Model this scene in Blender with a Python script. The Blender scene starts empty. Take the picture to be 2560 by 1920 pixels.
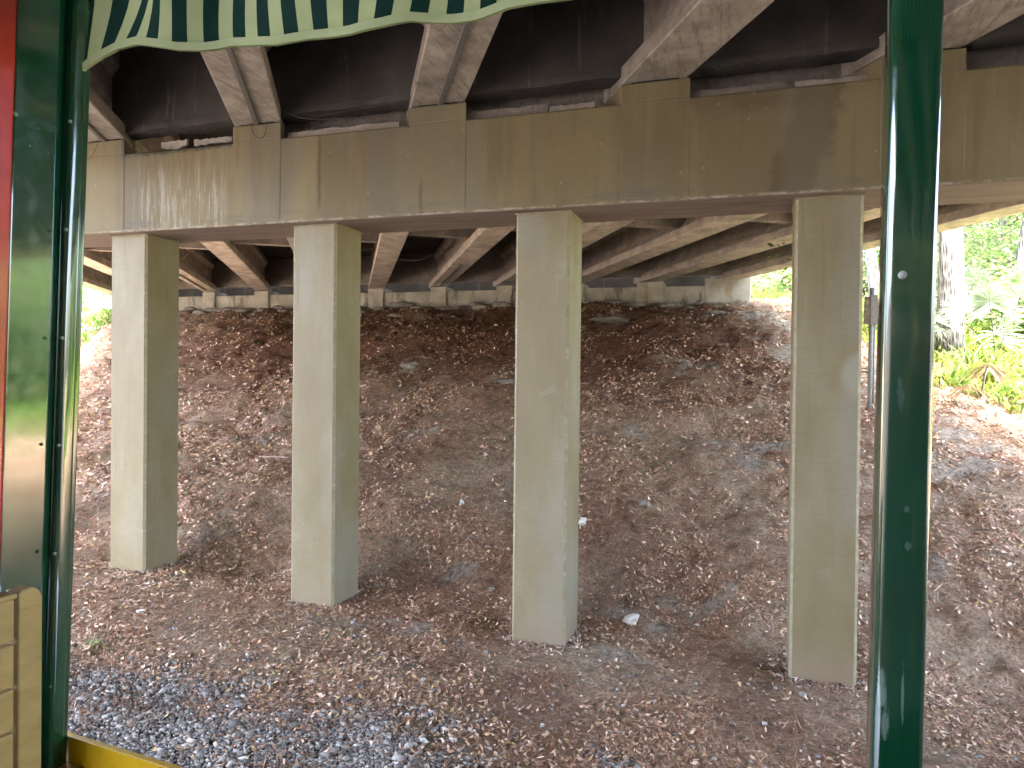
import bpy, bmesh, math, random
import numpy as np
from mathutils import Vector, Matrix
S = bpy.context.scene
COL = S.collection
rng = np.random.default_rng(7)
random.seed(7)

# ------------------------------------------------------------------ camera
YAW, PITCH, ROLL, FPX = -0.3211, -0.0094, 0.0111, 1832.77      # measured on the 2560 px photograph
fw = np.array([math.sin(YAW)*math.cos(PITCH), math.cos(YAW)*math.cos(PITCH), math.sin(PITCH)])
rt0 = np.array([math.cos(YAW), -math.sin(YAW), 0.0]); up0 = np.cross(rt0, fw)
RT = math.cos(ROLL)*rt0 + math.sin(ROLL)*up0
UP = -math.sin(ROLL)*rt0 + math.cos(ROLL)*up0
cd = bpy.data.cameras.new('camera'); cam = bpy.data.objects.new('camera', cd); COL.objects.link(cam)
cd.sensor_width = 36; cd.lens = FPX/2560*36; cd.clip_start = 0.02; cd.clip_end = 2000
cam.matrix_world = Matrix(((RT[0], UP[0], -fw[0], 0), (RT[1], UP[1], -fw[1], 0), (RT[2], UP[2], -fw[2], 0), (0, 0, 0, 1)))
S.camera = cam

# ------------------------------------------------------------------ world, sun, exposure
SUN_EL, SUN_AZ = 66, 172          # azimuth clockwise from +Y
w = bpy.data.worlds.new('World'); S.world = w; w.use_nodes = True
nt = w.node_tree; nt.nodes.clear()
sky = nt.nodes.new('ShaderNodeTexSky'); sky.sky_type = 'NISHITA'; sky.sun_disc = False
sky.sun_elevation = math.radians(SUN_EL); sky.sun_rotation = math.radians(SUN_AZ)
sky.air_density = 0.75; sky.dust_density = 6.0; sky.ozone_density = 0.6
bg = nt.nodes.new('ShaderNodeBackground'); bg.inputs[1].default_value = 0.15
wo = nt.nodes.new('ShaderNodeOutputWorld')
nt.links.new(sky.outputs[0], bg.inputs[0]); nt.links.new(bg.outputs[0], wo.inputs[0])
sl = bpy.data.lights.new('sun', 'SUN'); sl.energy = 2.6; sl.angle = math.radians(60); sl.color = (1, .95, .875)
so = bpy.data.objects.new('sun', sl); COL.objects.link(so)
a, e = math.radians(SUN_AZ), math.radians(SUN_EL)
sd = Vector((math.sin(a)*math.cos(e), math.cos(a)*math.cos(e), math.sin(e)))
so.rotation_euler = sd.to_track_quat('Z', 'Y').to_euler(); so.location = (-20, -10, 30)
S.view_settings.view_transform = 'Standard'; S.view_settings.look = 'None'
S.view_settings.exposure = 4.75; S.view_settings.gamma = 1
S.render.engine = 'CYCLES'
S.cycles.max_bounces = 8; S.cycles.diffuse_bounces = 6; S.cycles.glossy_bounces = 4
S.cycles.transmission_bounces = 3; S.cycles.transparent_max_bounces = 6
S.cycles.sample_clamp_indirect = 6; S.cycles.use_denoising = True
try: S.cycles.denoiser = 'OPENIMAGEDENOISE'
except Exception: pass

# ------------------------------------------------------------------ helpers: rays (full-view 2212 px coordinates of the photo)
K = 2560/2212
def ray(px, py):
    return fw + RT*((px*K-1280)/FPX) - UP*((py*K-960)/FPX)
def atY(px, py, Y): v = ray(px, py); return v*(Y/v[1])
def atX(px, py, X): v = ray(px, py); return v*(X/v[0])

# ------------------------------------------------------------------ helpers: materials
def mat(name, fn, rough=0.8, spec=0.3):
    m = bpy.data.materials.new(name); m.use_nodes = True
    t = m.node_tree; b = t.nodes['Principled BSDF']
    b.inputs['Roughness'].default_value = rough; b.inputs['Specular IOR Level'].default_value = spec
    fn(G(t), b); return m
class G:
    def __init__(s, t): s.t = t
    def n(s, k, **kw):
        x = s.t.nodes.new(k)
        for a_, v in kw.items(): setattr(x, a_, v)
        return x
    def l(s, o, i): s.t.links.new(o, i)
    def put(s, v, i):
        if isinstance(v, bpy.types.NodeSocket): s.l(v, i)
        else: i.default_value = v
    def pos(s): return s.n('ShaderNodeNewGeometry').outputs['Position']
    def sep(s, v): return s.n_sep(v)
    def n_sep(s, v):
        x = s.n('ShaderNodeSeparateXYZ'); s.l(v, x.inputs[0]); return x.outputs
    def scale(s, v, sc):
        x = s.n('ShaderNodeVectorMath', operation='MULTIPLY'); s.l(v, x.inputs[0]); x.inputs[1].default_value = sc; return x.outputs[0]
    def noise(s, v, sc, det=4, rough=.55, dist=0):
        x = s.n('ShaderNodeTexNoise'); s.l(v, x.inputs['Vector']); x.inputs['Scale'].default_value = sc
        x.inputs['Detail'].default_value = det; x.inputs['Roughness'].default_value = rough; x.inputs['Distortion'].default_value = dist
        return x.outputs[0]
    def voro(s, v, sc, feat='F1', out=0):
        x = s.n('ShaderNodeTexVoronoi', feature=feat); s.l(v, x.inputs['Vector']); x.inputs['Scale'].default_value = sc; return x.outputs[out]
    def m(s, op, a_, b_=0., c_=None, clamp=False):
        x = s.n('ShaderNodeMath', operation=op, use_clamp=clamp); s.put(a_, x.inputs[0]); s.put(b_, x.inputs[1])
        if c_ is not None: s.put(c_, x.inputs[2])
        return x.outputs[0]
    def map(s, v, a_, b_, c_=0., d_=1., smooth=True):
        x = s.n('ShaderNodeMapRange'); x.interpolation_type = 'SMOOTHSTEP' if smooth else 'LINEAR'
        s.put(v, x.inputs[0])
        for i, q in enumerate((a_, b_, c_, d_)): x.inputs[i+1].default_value = q
        return x.outputs[0]
    def mix(s, f, a_, b_, blend='MIX'):
        x = s.n('ShaderNodeMix', data_type='RGBA', blend_type=blend)
        s.put(f, x.inputs[0])
        for q, i in ((a_, 6), (b_, 7)):
            if isinstance(q, tuple): q = (*q, 1) if len(q) == 3 else q
            s.put(q, x.inputs[i])
        return x.outputs[2]
    def ramp(s, f, stops):
        x = s.n('ShaderNodeValToRGB'); s.l(f, x.inputs[0]); e_ = x.color_ramp.elements
        while len(e_) < len(stops): e_.new(.5)
        for q, (p, c_) in zip(e_, stops): q.position = p; q.color = (*c_, 1)
        return x.outputs[0]
    def bump(s, h, b, strength=.3, dist=.02):
        x = s.n('ShaderNodeBump'); x.inputs['Strength'].default_value = strength; x.inputs['Distance'].default_value = dist
        s.l(h, x.inputs['Height']); s.l(x.outputs[0], b.inputs['Normal'])
    def attr(s, name): return s.n('ShaderNodeAttribute', attribute_name=name).outputs['Color']
    def window(s, x, lo, hi, soft=.03):
        return s.m('MULTIPLY', s.map(x, lo-soft, lo+soft), s.map(x, hi-soft, hi+soft, 1., 0.))

# cap paint: olive beige, with the run-off streaks and patches the photo shows at their places
def f_cap(g, b):
    p = g.pos(); xyz = g.sep(p); X, Y, Z = xyz[0], xyz[1], xyz[2]
    base = g.ramp(g.noise(p, .55, 5), [(.3, (.178, .142, .07)), (.5, (.216, .178, .092)), (.72, (.256, .22, .13))])
    fine = g.noise(p, 26, 5, .7)
    bd = g.noise(g.scale(p, (1.3, 1.3, .22)), 1., 5, .65)
    c = g.mix(g.map(bd, .46, .6, 0., .55), base, (.135, .105, .055))
    c = g.mix(g.map(fine, .35, .75, 0., .35), c, (.17, .145, .09))
    c = g.mix(g.map(g.voro(p, 4.3), .05, .085, .5, 0.), c, (.33, .31, .25))
    st = g.noise(g.scale(p, (9, 9, .55)), 1.0, 5, .6)                      # vertical weathering
    c = g.mix(g.map(st, .5, .72, 0., .4), c, (.14, .115, .07))
    st2 = g.noise(g.scale(p, (15, 15, .5)), 1.3, 4, .6, .3)
    c = g.mix(g.m('MULTIPLY', g.map(st2, .6, .75, 0., .3), g.map(g.noise(p, .9, 3), .45, .6)), c, (.3, .275, .2))
    # efflorescence between the two left seats
    sx = g.noise(g.scale(p, (16, 1, 1.3)), 1.0, 7, .8, .3)
    eff = g.m('MULTIPLY', g.map(sx, .46, .62), g.window(X, -7.75, -6.3, .12))
    zz = g.m('ADD', Z, g.m('MULTIPLY', g.noise(g.scale(p, (7, 7, .3)), 1.6, 3), .9))
    eff = g.m('MULTIPLY', eff, g.map(zz, 2.75, 3.15, 1., 0.15))
    c = g.mix(g.m('MULTIPLY', eff, .6), c, (.40, .40, .35))
    # ochre drips just under the top there
    dr = g.m('MULTIPLY', g.map(g.noise(g.scale(p, (12, 12, .4)), 1.5, 4), .48, .6), g.m('MULTIPLY', g.window(X, -7.9, -5.7, .1), g.map(Z, 2.2, 2.75)))
    c = g.mix(g.m('MULTIPLY', dr, .55), c, (.16, .11, .05))
    # black mould lip under the seats
    mz = g.m('ADD', Z, g.m('MULTIPLY', g.noise(p, 14, 4, .7), -.12))
    mo = g.m('MULTIPLY', g.map(mz, 2.735, 2.80), g.window(X, -7.95, -6.2, .01))
    c = g.mix(g.m('MULTIPLY', mo, .9), c, (.03, .03, .025))
    # long thin dark runs
    for x0, zt_, zb_ in ((-4.95, 2.85, 2.0), (-3.62, 2.2, 1.8)):
        wv = g.m('ADD', X, g.m('MULTIPLY', g.noise(g.scale(p, (1, 1, 5)), 2., 3), .06))
        d_ = g.m('MULTIPLY', g.map(g.m('ABSOLUTE', g.m('SUBTRACT', wv, x0+.03)), .008, .035, 1., 0.), g.window(Z, zb_, zt_, .12))
        c = g.mix(g.m('MULTIPLY', d_, .7), c, (.08, .07, .045))
    # brown wet stain above the right column
    wx = g.m('ADD', X, g.m('MULTIPLY', g.m('SUBTRACT', Z, 2.0), -.22))
    wx = g.m('ADD', wx, g.m('MULTIPLY', g.m('SUBTRACT', g.noise(p, 2.6, 7, .7), .5), .5))
    d_ = g.m('MULTIPLY', g.window(wx, .17, .56, .06), g.map(Z, 1.72, 1.85))
    c = g.mix(g.m('MULTIPLY', d_, .6), c, (.09, .062, .03))
    d_ = g.m('MULTIPLY', g.window(wx, -.8, .6, .3), g.map(g.m('ADD', Z, g.m('MULTIPLY', g.noise(p, 3., 4), .5)), 2.85, 3.0))
    c = g.mix(g.m('MULTIPLY', d_, .5), c, (.10, .072, .036))
    # greyish damp band between
    gr = g.m('MULTIPLY', g.map(g.noise(g.scale(p, (1, 1, .15)), 1.1, 2), .5, .62), .45)
    c = g.mix(gr, c, (.16, .15, .115))
    zc_ = g.m('SUBTRACT', Z, g.m('MULTIPLY', X, -.0069))
    c = g.mix(g.m('MULTIPLY', g.map(zc_, 1.800, 1.835, 1., 0.), g.map(g.noise(g.scale(p, (7, 7, 20)), 1., 5, .75), .45, .58)), c, (.36, .34, .28))
    c = g.mix(g.m('MULTIPLY', g.window(zc_, 1.83, 1.93, .02), g.map(g.noise(g.scale(p, (1.5, 1.5, 6)), 1., 5, .7), .5, .62, 0., .5)), c, (.13, .12, .1))
    # underside: board-marked, brown pink of the ground bounce painted into the colour
    n_ = g.sep(g.n('ShaderNodeNewGeometry').outputs['Normal'])[2]
    und = g.ramp(g.noise(g.scale(p, (1, 6, 6)), 1.5, 5), [(.3, (.2, .155, .13)), (.7, (.3, .245, .21))])
    c = g.mix(g.map(n_, -.8, -.6, 1., 0.), c, und)
    g.l(c, b.inputs['Base Color'])
    g.bump(g.m('ADD', fine, g.m('MULTIPLY', g.noise(p, 5, 5), 2.)), b, .22, .01)
M_cap = mat('painted_cap_concrete', f_cap, .62, .35)

def f_col(g, b):
    p = g.pos(); xyz = g.sep(p)
    base = g.ramp(g.noise(g.scale(p, (1, 1, .45)), 1.1, 6, .65), [(.34, (.205, .17, .09)), (.5, (.24, .205, .116)), (.66, (.288, .26, .172))])
    base = g.mix(g.map(g.noise(g.scale(p, (.7, .7, .35)), 1., 3), .5, .6, 0., .5), base, (.27, .262, .215))
    base = g.mix(g.map(g.noise(g.scale(p, (13, 13, .5)), 1., 6, .7), .55, .72, 0., .4), base, (.15, .125, .07))
    fine = g.noise(g.scale(p, (6, 6, 60)), 1.2, 4, .6)                  # roller marks
    c = g.mix(g.map(fine, .4, .7, 0., .3), base, (.2, .172, .105))
    c = g.mix(g.map(g.noise(g.scale(p, (10, 10, .9)), 1., 4), .6, .75, 0., .25), c, (.33, .31, .23))
    pt = g.noise(p, 1.7, 4, .6, .6)
    c = g.mix(g.map(pt, .62, .68, 0., .22), c, (.34, .325, .26))
    # dust and splash up from the ground
    c = g.mix(g.map(g.m('ADD', xyz[2], g.m('MULTIPLY', g.noise(p, 6, 4), .3)), -2.75, -2.35, .6, 0.), c, (.26, .2, .145))
    # scattered chips
    ch = g.voro(p, 3.1)
    c = g.mix(g.map(ch, .02, .045, .5, 0.), c, (.42, .4, .33))
    # a pale rubbed patch on the right column
    dx = g.m('DIVIDE', g.m('SUBTRACT', xyz[0], .92), .17); dz = g.m('DIVIDE', g.m('SUBTRACT', xyz[2], .05), .26)
    rr = g.m('ADD', g.m('ADD', g.m('MULTIPLY', dx, dx), g.m('MULTIPLY', dz, dz)), g.m('MULTIPLY', g.noise(p, 5, 4), .9))
    c = g.mix(g.map(rr, .7, 1.5, .85, 0.), c, (.33, .315, .25))
    g.l(c, b.inputs['Base Color'])
    g.bump(g.m('ADD', fine, g.m('MULTIPLY', g.noise(p, 40, 4), .8)), b, .3, .008)
M_col = mat('column_paint', f_col, .5, .4)
def f_edge(g, b):
    p = g.pos()
    c = g.ramp(g.noise(g.scale(p, (3, 3, 9)), 1., 6, .8), [(.35, (.24, .21, .13)), (.55, (.31, .28, .19)), (.7, (.42, .39, .3))])
    g.l(c, b.inputs['Base Color']); g.bump(g.noise(p, 45, 4), b, .2, .006)
M_edge = mat('chipped_highlight_edge_paint', f_edge, .6, .35)  # chips and the edge highlight, both painted as a lighter colour

def f_girder(lit_copy):
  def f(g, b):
    p = g.pos(); k = 1.45 if lit_copy else 1.02
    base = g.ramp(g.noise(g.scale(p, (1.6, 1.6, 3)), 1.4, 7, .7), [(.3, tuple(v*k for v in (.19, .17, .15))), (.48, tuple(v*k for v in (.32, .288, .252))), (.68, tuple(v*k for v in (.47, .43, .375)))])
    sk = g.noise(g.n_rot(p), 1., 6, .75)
    c = g.mix(g.map(sk, .48, .64, 0., .3 if lit_copy else .6), base, tuple(v*k for v in (.15, .13, .112)))
    c = g.mix(g.map(sk, .4, .3, 0., .3), c, (.6, .55, .48))
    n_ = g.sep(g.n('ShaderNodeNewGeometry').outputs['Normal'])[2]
    c = g.mix(g.map(g.m('ABSOLUTE', n_), .2, .5, .3 if lit_copy else .5, 0.), c, (.15, .125, .11))
    c = g.mix(g.map(g.voro(p, 2.3), .03, .06, .6, 0.), c, (.08, .06, .05))
    g.l(c, b.inputs['Base Color']); g.bump(g.noise(p, 18, 6, .7), b, .6, .015)
  return f
def n_rot(s, v):
    x = s.n('ShaderNodeMapping'); s.l(v, x.inputs[0]); x.inputs['Rotation'].default_value = (0, 0, math.radians(58)); x.inputs['Scale'].default_value = (18, 2.5, 8); return x.outputs[0]
G.n_rot = n_rot
M_gir = mat('girder_concrete', f_girder(0), .85, .2); M_far = mat('lit_girder_concrete', f_girder(1), .85, .2)  # far-span copy: side light on the soffits put into a lighter colour
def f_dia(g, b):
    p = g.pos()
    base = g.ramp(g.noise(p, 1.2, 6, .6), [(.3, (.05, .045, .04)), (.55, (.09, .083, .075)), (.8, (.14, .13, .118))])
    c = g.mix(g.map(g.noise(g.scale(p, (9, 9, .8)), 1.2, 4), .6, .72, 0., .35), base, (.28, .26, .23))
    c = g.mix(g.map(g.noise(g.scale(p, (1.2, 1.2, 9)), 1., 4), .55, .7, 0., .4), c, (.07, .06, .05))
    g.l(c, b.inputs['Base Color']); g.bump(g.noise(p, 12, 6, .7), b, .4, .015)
M_dia = mat('sooty_shaded_diaphragm_concrete', f_dia, .85, .2)  # soot and the gloom between girders, both darkening the colour
AB = [.75]
def f_abut(g, b):
    p = g.pos(); Z = g.sep(p)[2]
    base = g.ramp(g.noise(p, 1.6, 6, .65), [(.28, (.25, .235, .18)), (.5, (.4, .38, .31)), (.72, (.52, .5, .43))])
    s1 = g.noise(g.scale(p, (1.6, 1.6, .5)), 1.1, 6, .7)
    c = g.mix(g.map(s1, .52, .64, 0., AB[0]), base, (.09, .083, .062))
    s2 = g.noise(g.scale(p, (2.2, 2.2, .6)), 1.3, 5, .6)
    c = g.mix(g.map(s2, .6, .68, 0., .5), c, (.33, .2, .09))
    c = g.mix(g.map(s2, .3, .38, .6, 0.), c, (.55, .53, .46))
    g.l(c, b.inputs['Base Color']); g.bump(g.noise(p, 10, 6, .7), b, .5, .02)
M_abut = mat('stained_abutment_concrete', f_abut, .85, .25)
AB[0] = .25; M_ped = mat('paler_pedestal_concrete', f_abut, .85, .25)
def f_rub(g, b):
    p = g.pos()
    g.l(g.ramp(g.noise(p, 9, 6, .7), [(.3, (.13, .11, .09)), (.55, (.3, .275, .235)), (.75, (.46, .44, .39))]), b.inputs['Base Color'])
    g.bump(g.noise(p, 30, 5, .7), b, .5, .02)
M_rub = mat('pale_rubble', f_rub, .9, .2)
def flat(name, col, rough=.6, spec=.4, var=.25, sc=20):
    def f(g, b):
        p = g.pos(); d = tuple(x*(1-var) for x in col); l_ = tuple(min(1, x*(1+var*.6)) for x in col)
        g.l(g.ramp(g.noise(p, sc, 5, .6), [(.3, d), (.7, l_)]), b.inputs['Base Color'])
    return mat(name, f, rough, spec)
M_rubber = flat('bearing_rubber', (.02, .02, .018)); M_wire = flat('old_wire', (.09, .075, .06), .6)
M_conduit = flat('dull_conduit', (.13, .125, .12), .45, .5)

# green gloss enamel with grime, scuffs and rub marks
_q = [atY(px, py, 1.15) for px, py in ((1905, 1490), (1912, 1560), (1950, 1500), (1945, 850), (1962, 1180), (1958, 1100), (1925, 560))]
SCUFF = [(q[0], q[2], rx, rz, k_) for q, (rx, rz, k_) in zip(_q, ((.007, .035, .6), (.006, .03, .5), (.0025, .05, .5), (.006, .03, .15), (.006, .008, .2), (.005, .006, .2), (.004, .006, .5)))]
def f_green(g, b):
    p = g.pos()
    c = g.ramp(g.noise(p, 7, 4), [(.3, (.0015, .031, .013)), (.7, (.0025, .045, .02))])
    sc = g.noise(g.scale(p, (50, 50, 6)), 1., 5, .7)
    c = g.mix(g.map(sc, .7, .8, 0., .35), c, (.06, .16, .1))
    sp = g.m('ADD', g.voro(p, 17), g.m('MULTIPLY', g.noise(p, 11, 3), .5))
    c = g.mix(g.map(sp, .24, .29, .6, 0.), c, (.2, .25, .17))
    xyz = g.sep(p)
    for (x0, z0, rx, rz, k_) in SCUFF:
        dx = g.m('DIVIDE', g.m('SUBTRACT', xyz[0], x0), rx); dz = g.m('DIVIDE', g.m('SUBTRACT', xyz[2], z0), rz)
        rr = g.m('ADD', g.m('ADD', g.m('MULTIPLY', dx, dx), g.m('MULTIPLY', dz, dz)), g.m('MULTIPLY', g.noise(g.scale(p, (160, 160, 50)), 1., 6, .8), 3.6))
        c = g.mix(g.map(rr, 1.9, 2.8, k_, 0.), c, (.2, .27, .24))
    br = g.noise(g.scale(p, (160, 160, 3)), 1., 4, .7)
    c = g.mix(g.map(br, .5, .7, 0., .35), c, (.004, .05, .026))
    g.l(c, b.inputs['Base Color'])
    g.l(g.map(g.noise(p, 20, 5, .6), .3, .75, .05, .2), b.inputs['Roughness'])
    b.inputs['Coat Weight'].default_value = .9; b.inputs['Coat Roughness'].default_value = .05
    g.bump(g.noise(g.scale(p, (1, 1, .35)), 26, 3), b, .05, .003)
M_green = mat('glossy_green_enamel', f_green, .12, .9)
def f_red(g, b):
    p = g.pos()
    g.l(g.ramp(g.noise(p, 12, 4), [(.3, (.3, .02, .016)), (.7, (.42, .03, .022))]), b.inputs['Base Color'])
    b.inputs['Coat Weight'].default_value = .5
M_red = mat('glossy_red_enamel', f_red, .22, .5)
def f_yel(g, b):
    p = g.pos()
    c = g.ramp(g.noise(p, 9, 4), [(.3, (.42, .26, .003)), (.7, (.52, .34, .006))])
    c = g.mix(g.map(g.noise(p, 60, 5, .7), .62, .72, 0., .6), c, (.12, .09, .03))
    g.l(c, b.inputs['Base Color'])
M_yel = mat('yellow_enamel', f_yel, .35, .45)
def f_bench(g, b):
    p = g.pos()
    c = g.ramp(g.noise(g.scale(p, (3, 3, 10)), 4, 5, .6), [(.3, (.21, .145, .05)), (.7, (.29, .205, .08))])
    c = g.mix(g.map(g.noise(p, 50, 5, .7), .64, .74, 0., .5), c, (.16, .11, .04))
    g.l(c, b.inputs['Base Color']); g.bump(g.noise(g.scale(p, (1, 1, 9)), 20, 4), b, .2, .004)
M_bench = mat('tan_painted_wood', f_bench, .45, .4)
def cloth(name, c0, c1):
    def f(g, b):
        p = g.pos()
        c = g.ramp(g.noise(p, 14, 5, .65), [(.3, c0), (.7, c1)])
        c = g.mix(g.map(g.noise(p, 5, 5, .7), .62, .75, 0., .3), c, tuple(x*.55 for x in c0))
        t = g.n('ShaderNodeBsdfTranslucent'); mx = g.n('ShaderNodeMixShader'); mx.inputs[0].default_value = .35
        g.l(c, b.inputs['Base Color']); g.l(c, t.inputs[0])
        o = g.t.nodes['Material Output']; g.l(b.outputs[0], mx.inputs[1]); g.l(t.outputs[0], mx.inputs[2]); g.l(mx.outputs[0], o.inputs[0])
        g.bump(g.noise(p, 400, 2), b, .15, .001)
    return mat(name, f, .8, .2)
M_cream = cloth('cream_awning_cloth', (.44, .50, .25), (.52, .57, .32)); M_dkgreen = cloth('dark_green_awning_cloth', (.002, .028, .019), (.004, .04, .027))

# ground sheet: colours by stored masks
def f_ground(g, b):
    p = g.pos(); A = g.sep(g.attr('mask')); 
    n1 = g.noise(p, 6, 7, .75); n2 = g.noise(p, 24, 6, .85); n3 = g.voro(p, 26)
    lit = g.ramp(n2, [(.32, (.09, .06, .038)), (.44, (.26, .187, .122)), (.54, (.44, .335, .235)), (.64, (.62, .51, .385))])
    need = g.ramp(n2, [(.32, (.07, .034, .02)), (.5, (.21, .112, .066)), (.66, (.38, .225, .145))])
    soil = g.ramp(g.noise(p, 12, 7, .75), [(.34, (.12, .095, .07)), (.48, (.31, .265, .21)), (.64, (.5, .45, .375))])
    grav = g.ramp(n2, [(.3, (.05, .045, .043)), (.55, (.14, .13, .125)), (.75, (.26, .25, .24))])
    c = g.mix(A[2], lit, need)
    c = g.mix(g.map(n1, .5, .62, 0., .5), c, (.07, .042, .03))
    c = g.mix(g.m('MULTIPLY', A[0], g.map(n1, .3, .5), clamp=True), c, soil)
    c = g.mix(A[1], c, grav)
    g.l(c, b.inputs['Base Color'])
    g.bump(g.m('ADD', n2, g.m('MULTIPLY', n1, 1.5)), b, .8, .05)
M_ground = mat('leaf_strewn_soil', f_ground, .95, .1)
def f_vc(rough, trans=0.):
    def f(g, b):
        c = g.attr('tint')
        g.l(c, b.inputs['Base Color'])
        if trans:
            t = g.n('ShaderNodeBsdfTranslucent'); mx = g.n('ShaderNodeMixShader'); mx.inputs[0].default_value = trans
            g.l(c, t.inputs[0]); o = g.t.nodes['Material Output']
            g.l(b.outputs[0], mx.inputs[1]); g.l(t.outputs[0], mx.inputs[2]); g.l(mx.outputs[0], o.inputs[0])
    return f
M_leaflit = mat('dead_leaf', f_vc(.6), .55, .35); M_stone = mat('grey_stone', f_vc(.85), .85, .3)
M_leaf = mat('green_leaf', f_vc(.5, .45), .45, .35)
def f_bark(g, b):
    p = g.pos(); q = g.scale(p, (9, 9, 1.6))
    v = g.voro(q, 2.2)
    g.l(g.ramp(v, [(.1, (.05, .048, .045)), (.45, (.115, .112, .11)), (.8, (.17, .167, .163))]), b.inputs['Base Color'])
    g.bump(v, b, .9, .05)
M_bark = mat('furrowed_grey_bark', f_bark, .9, .1)
M_steel = flat('galvanised_steel', (.30, .32, .30), .5, .5, .4, 30)
M_white = flat('dirty_white_paper', (.72, .72, .66), .7, .3, .15, 40); M_pink = flat('faded_red_plastic', (.6, .16, .12), .5)

# ------------------------------------------------------------------ helpers: meshes and objects
SLOPE = -0.0069
class MB:
    def __init__(s): s.v = []; s.f = []; s.mi = []
    def add(s, vs, fs, mi=0):
        o = len(s.v); s.v += [tuple(map(float, q)) for q in vs]; s.f += [tuple(i+o for i in q) for q in fs]; s.mi += [mi]*len(fs); return s
    def hexa(s, b4, t4, mi=0):
        return s.add(list(b4)+list(t4), [(3, 2, 1, 0), (4, 5, 6, 7), (0, 1, 5, 4), (1, 2, 6, 5), (2, 3, 7, 6), (3, 0, 4, 7)], mi)
    def box(s, x0, x1, y0, y1, z0, z1, mi=0):
        return s.hexa([(x0, y0, z0), (x1, y0, z0), (x1, y1, z0), (x0, y1, z0)], [(x0, y0, z1), (x1, y0, z1), (x1, y1, z1), (x0, y1, z1)], mi)
    def loft(s, rings, mi=0, cap=True):
        n = len(rings[0]); vs = [q for r in rings for q in r]; fs = []
        for k in range(len(rings)-1):
            for i in range(n):
                j = (i+1) % n; fs.append((k*n+i, k*n+j, (k+1)*n+j, (k+1)*n+i))
        if cap: fs += [tuple(reversed(range(n))), tuple((len(rings)-1)*n+i for i in range(n))]
        return s.add(vs, fs, mi)
    def tube(s, pts, r, n=6, mi=0):
        P = [Vector(q) for q in pts]; rings = []
        for i, q in enumerate(P):
            d = (P[min(i+1, len(P)-1)]-P[max(i-1, 0)]).normalized()
            u = d.cross(Vector((0, 0, 1)) if abs(d.z) < .95 else Vector((1, 0, 0))).normalized(); v_ = d.cross(u)
            rr = r[i] if isinstance(r, (list, tuple)) else r
            rings.append([q+(u*math.cos(2*math.pi*k/n)+v_*math.sin(2*math.pi*k/n))*rr for k in range(n)])
        return s.loft(rings, mi)
def slope(mb):
    mb.v = [(x, y, z+SLOPE*x) for x, y, z in mb.v]; return mb
def wloc(p):
    L = Vector((0, 0, 0))
    while p is not None: L += p.location; p = p.parent
    return L
def tag(o, label=None, cat=None, group=None, kind=None):
    for k, v in (('label', label), ('category', cat), ('group', group), ('kind', kind)):
        if v: o[k] = v
    return o
def build(name, mb, mats, parent=None, origin=None, bevel=0, smooth=False, seg=2, fix=True):
    if not isinstance(mats, (list, tuple)): mats = [mats]
    V = np.array(mb.v)
    if parent is not None: L = wloc(parent)
    elif origin is not None: L = Vector(origin)
    else: L = Vector(((V[:, 0].min()+V[:, 0].max())/2, (V[:, 1].min()+V[:, 1].max())/2, V[:, 2].min()))
    me = bpy.data.meshes.new(name); me.from_pydata((V-np.array(L)).tolist(), [], mb.f)
    for m_ in mats: me.materials.append(m_)
    me.polygons.foreach_set('material_index', mb.mi)
    if bevel or fix:
        bm = bmesh.new(); bm.from_mesh(me)
        if fix: bmesh.ops.recalc_face_normals(bm, faces=bm.faces)
        if bevel:
            es = [e_ for e_ in bm.edges if len(e_.link_faces) == 2 and e_.calc_face_angle(0) > .5]
            bmesh.ops.bevel(bm, geom=es, offset=bevel, segments=seg, affect='EDGES', profile=.5)
        bm.to_mesh(me); bm.free()
    if smooth: me.polygons.foreach_set('use_smooth', [True]*len(me.polygons))
    o = bpy.data.objects.new(name, me); COL.objects.link(o)
    if parent is not None: o.parent = parent
    else: o.location = L
    return o
def thing(name, loc, label, cat, group=None, kind=None):
    o = bpy.data.objects.new(name, None); o.empty_display_size = .2; COL.objects.link(o); o.location = loc
    return tag(o, label, cat, group, kind)
def cloud(name, V, F, tint, m_, parent=None, origin=(0, 0, 0), nper=4):
    """V (n,nper,3) quads with one tint each"""
    n = len(V); me = bpy.data.meshes.new(name)
    L = np.array(wloc(parent)) if parent is not None else np.array(origin)
    vv = (V.reshape(-1, 3)-L); nv = len(vv)
    F = np.asarray(F); k = F.shape[0]; fl = (F[None, :, :]+(np.arange(n)*V.shape[1])[:, None, None]).reshape(-1, F.shape[1])
    me.vertices.add(nv); me.vertices.foreach_set('co', vv.ravel().astype(np.float32))
    me.loops.add(fl.size); me.loops.foreach_set('vertex_index', fl.ravel().astype(np.int32))
    me.polygons.add(len(fl)); me.polygons.foreach_set('loop_start', (np.arange(len(fl))*F.shape[1]).astype(np.int32))
    me.polygons.foreach_set('loop_total', np.full(len(fl), F.shape[1], np.int32))
    at = me.attributes.new('tint', 'FLOAT_COLOR', 'POINT')
    c = np.ones((nv, 4), np.float32); c[:, :3] = np.repeat(tint, V.shape[1], 0); at.data.foreach_set('color', c.ravel())
    me.materials.append(m_); me.update(calc_edges=True); me.validate()
    o = bpy.data.objects.new(name, me); COL.objects.link(o)
    if parent is not None: o.parent = parent
    else: o.location = origin
    return o
QUAD = [(0, 1, 2, 3)]

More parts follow.
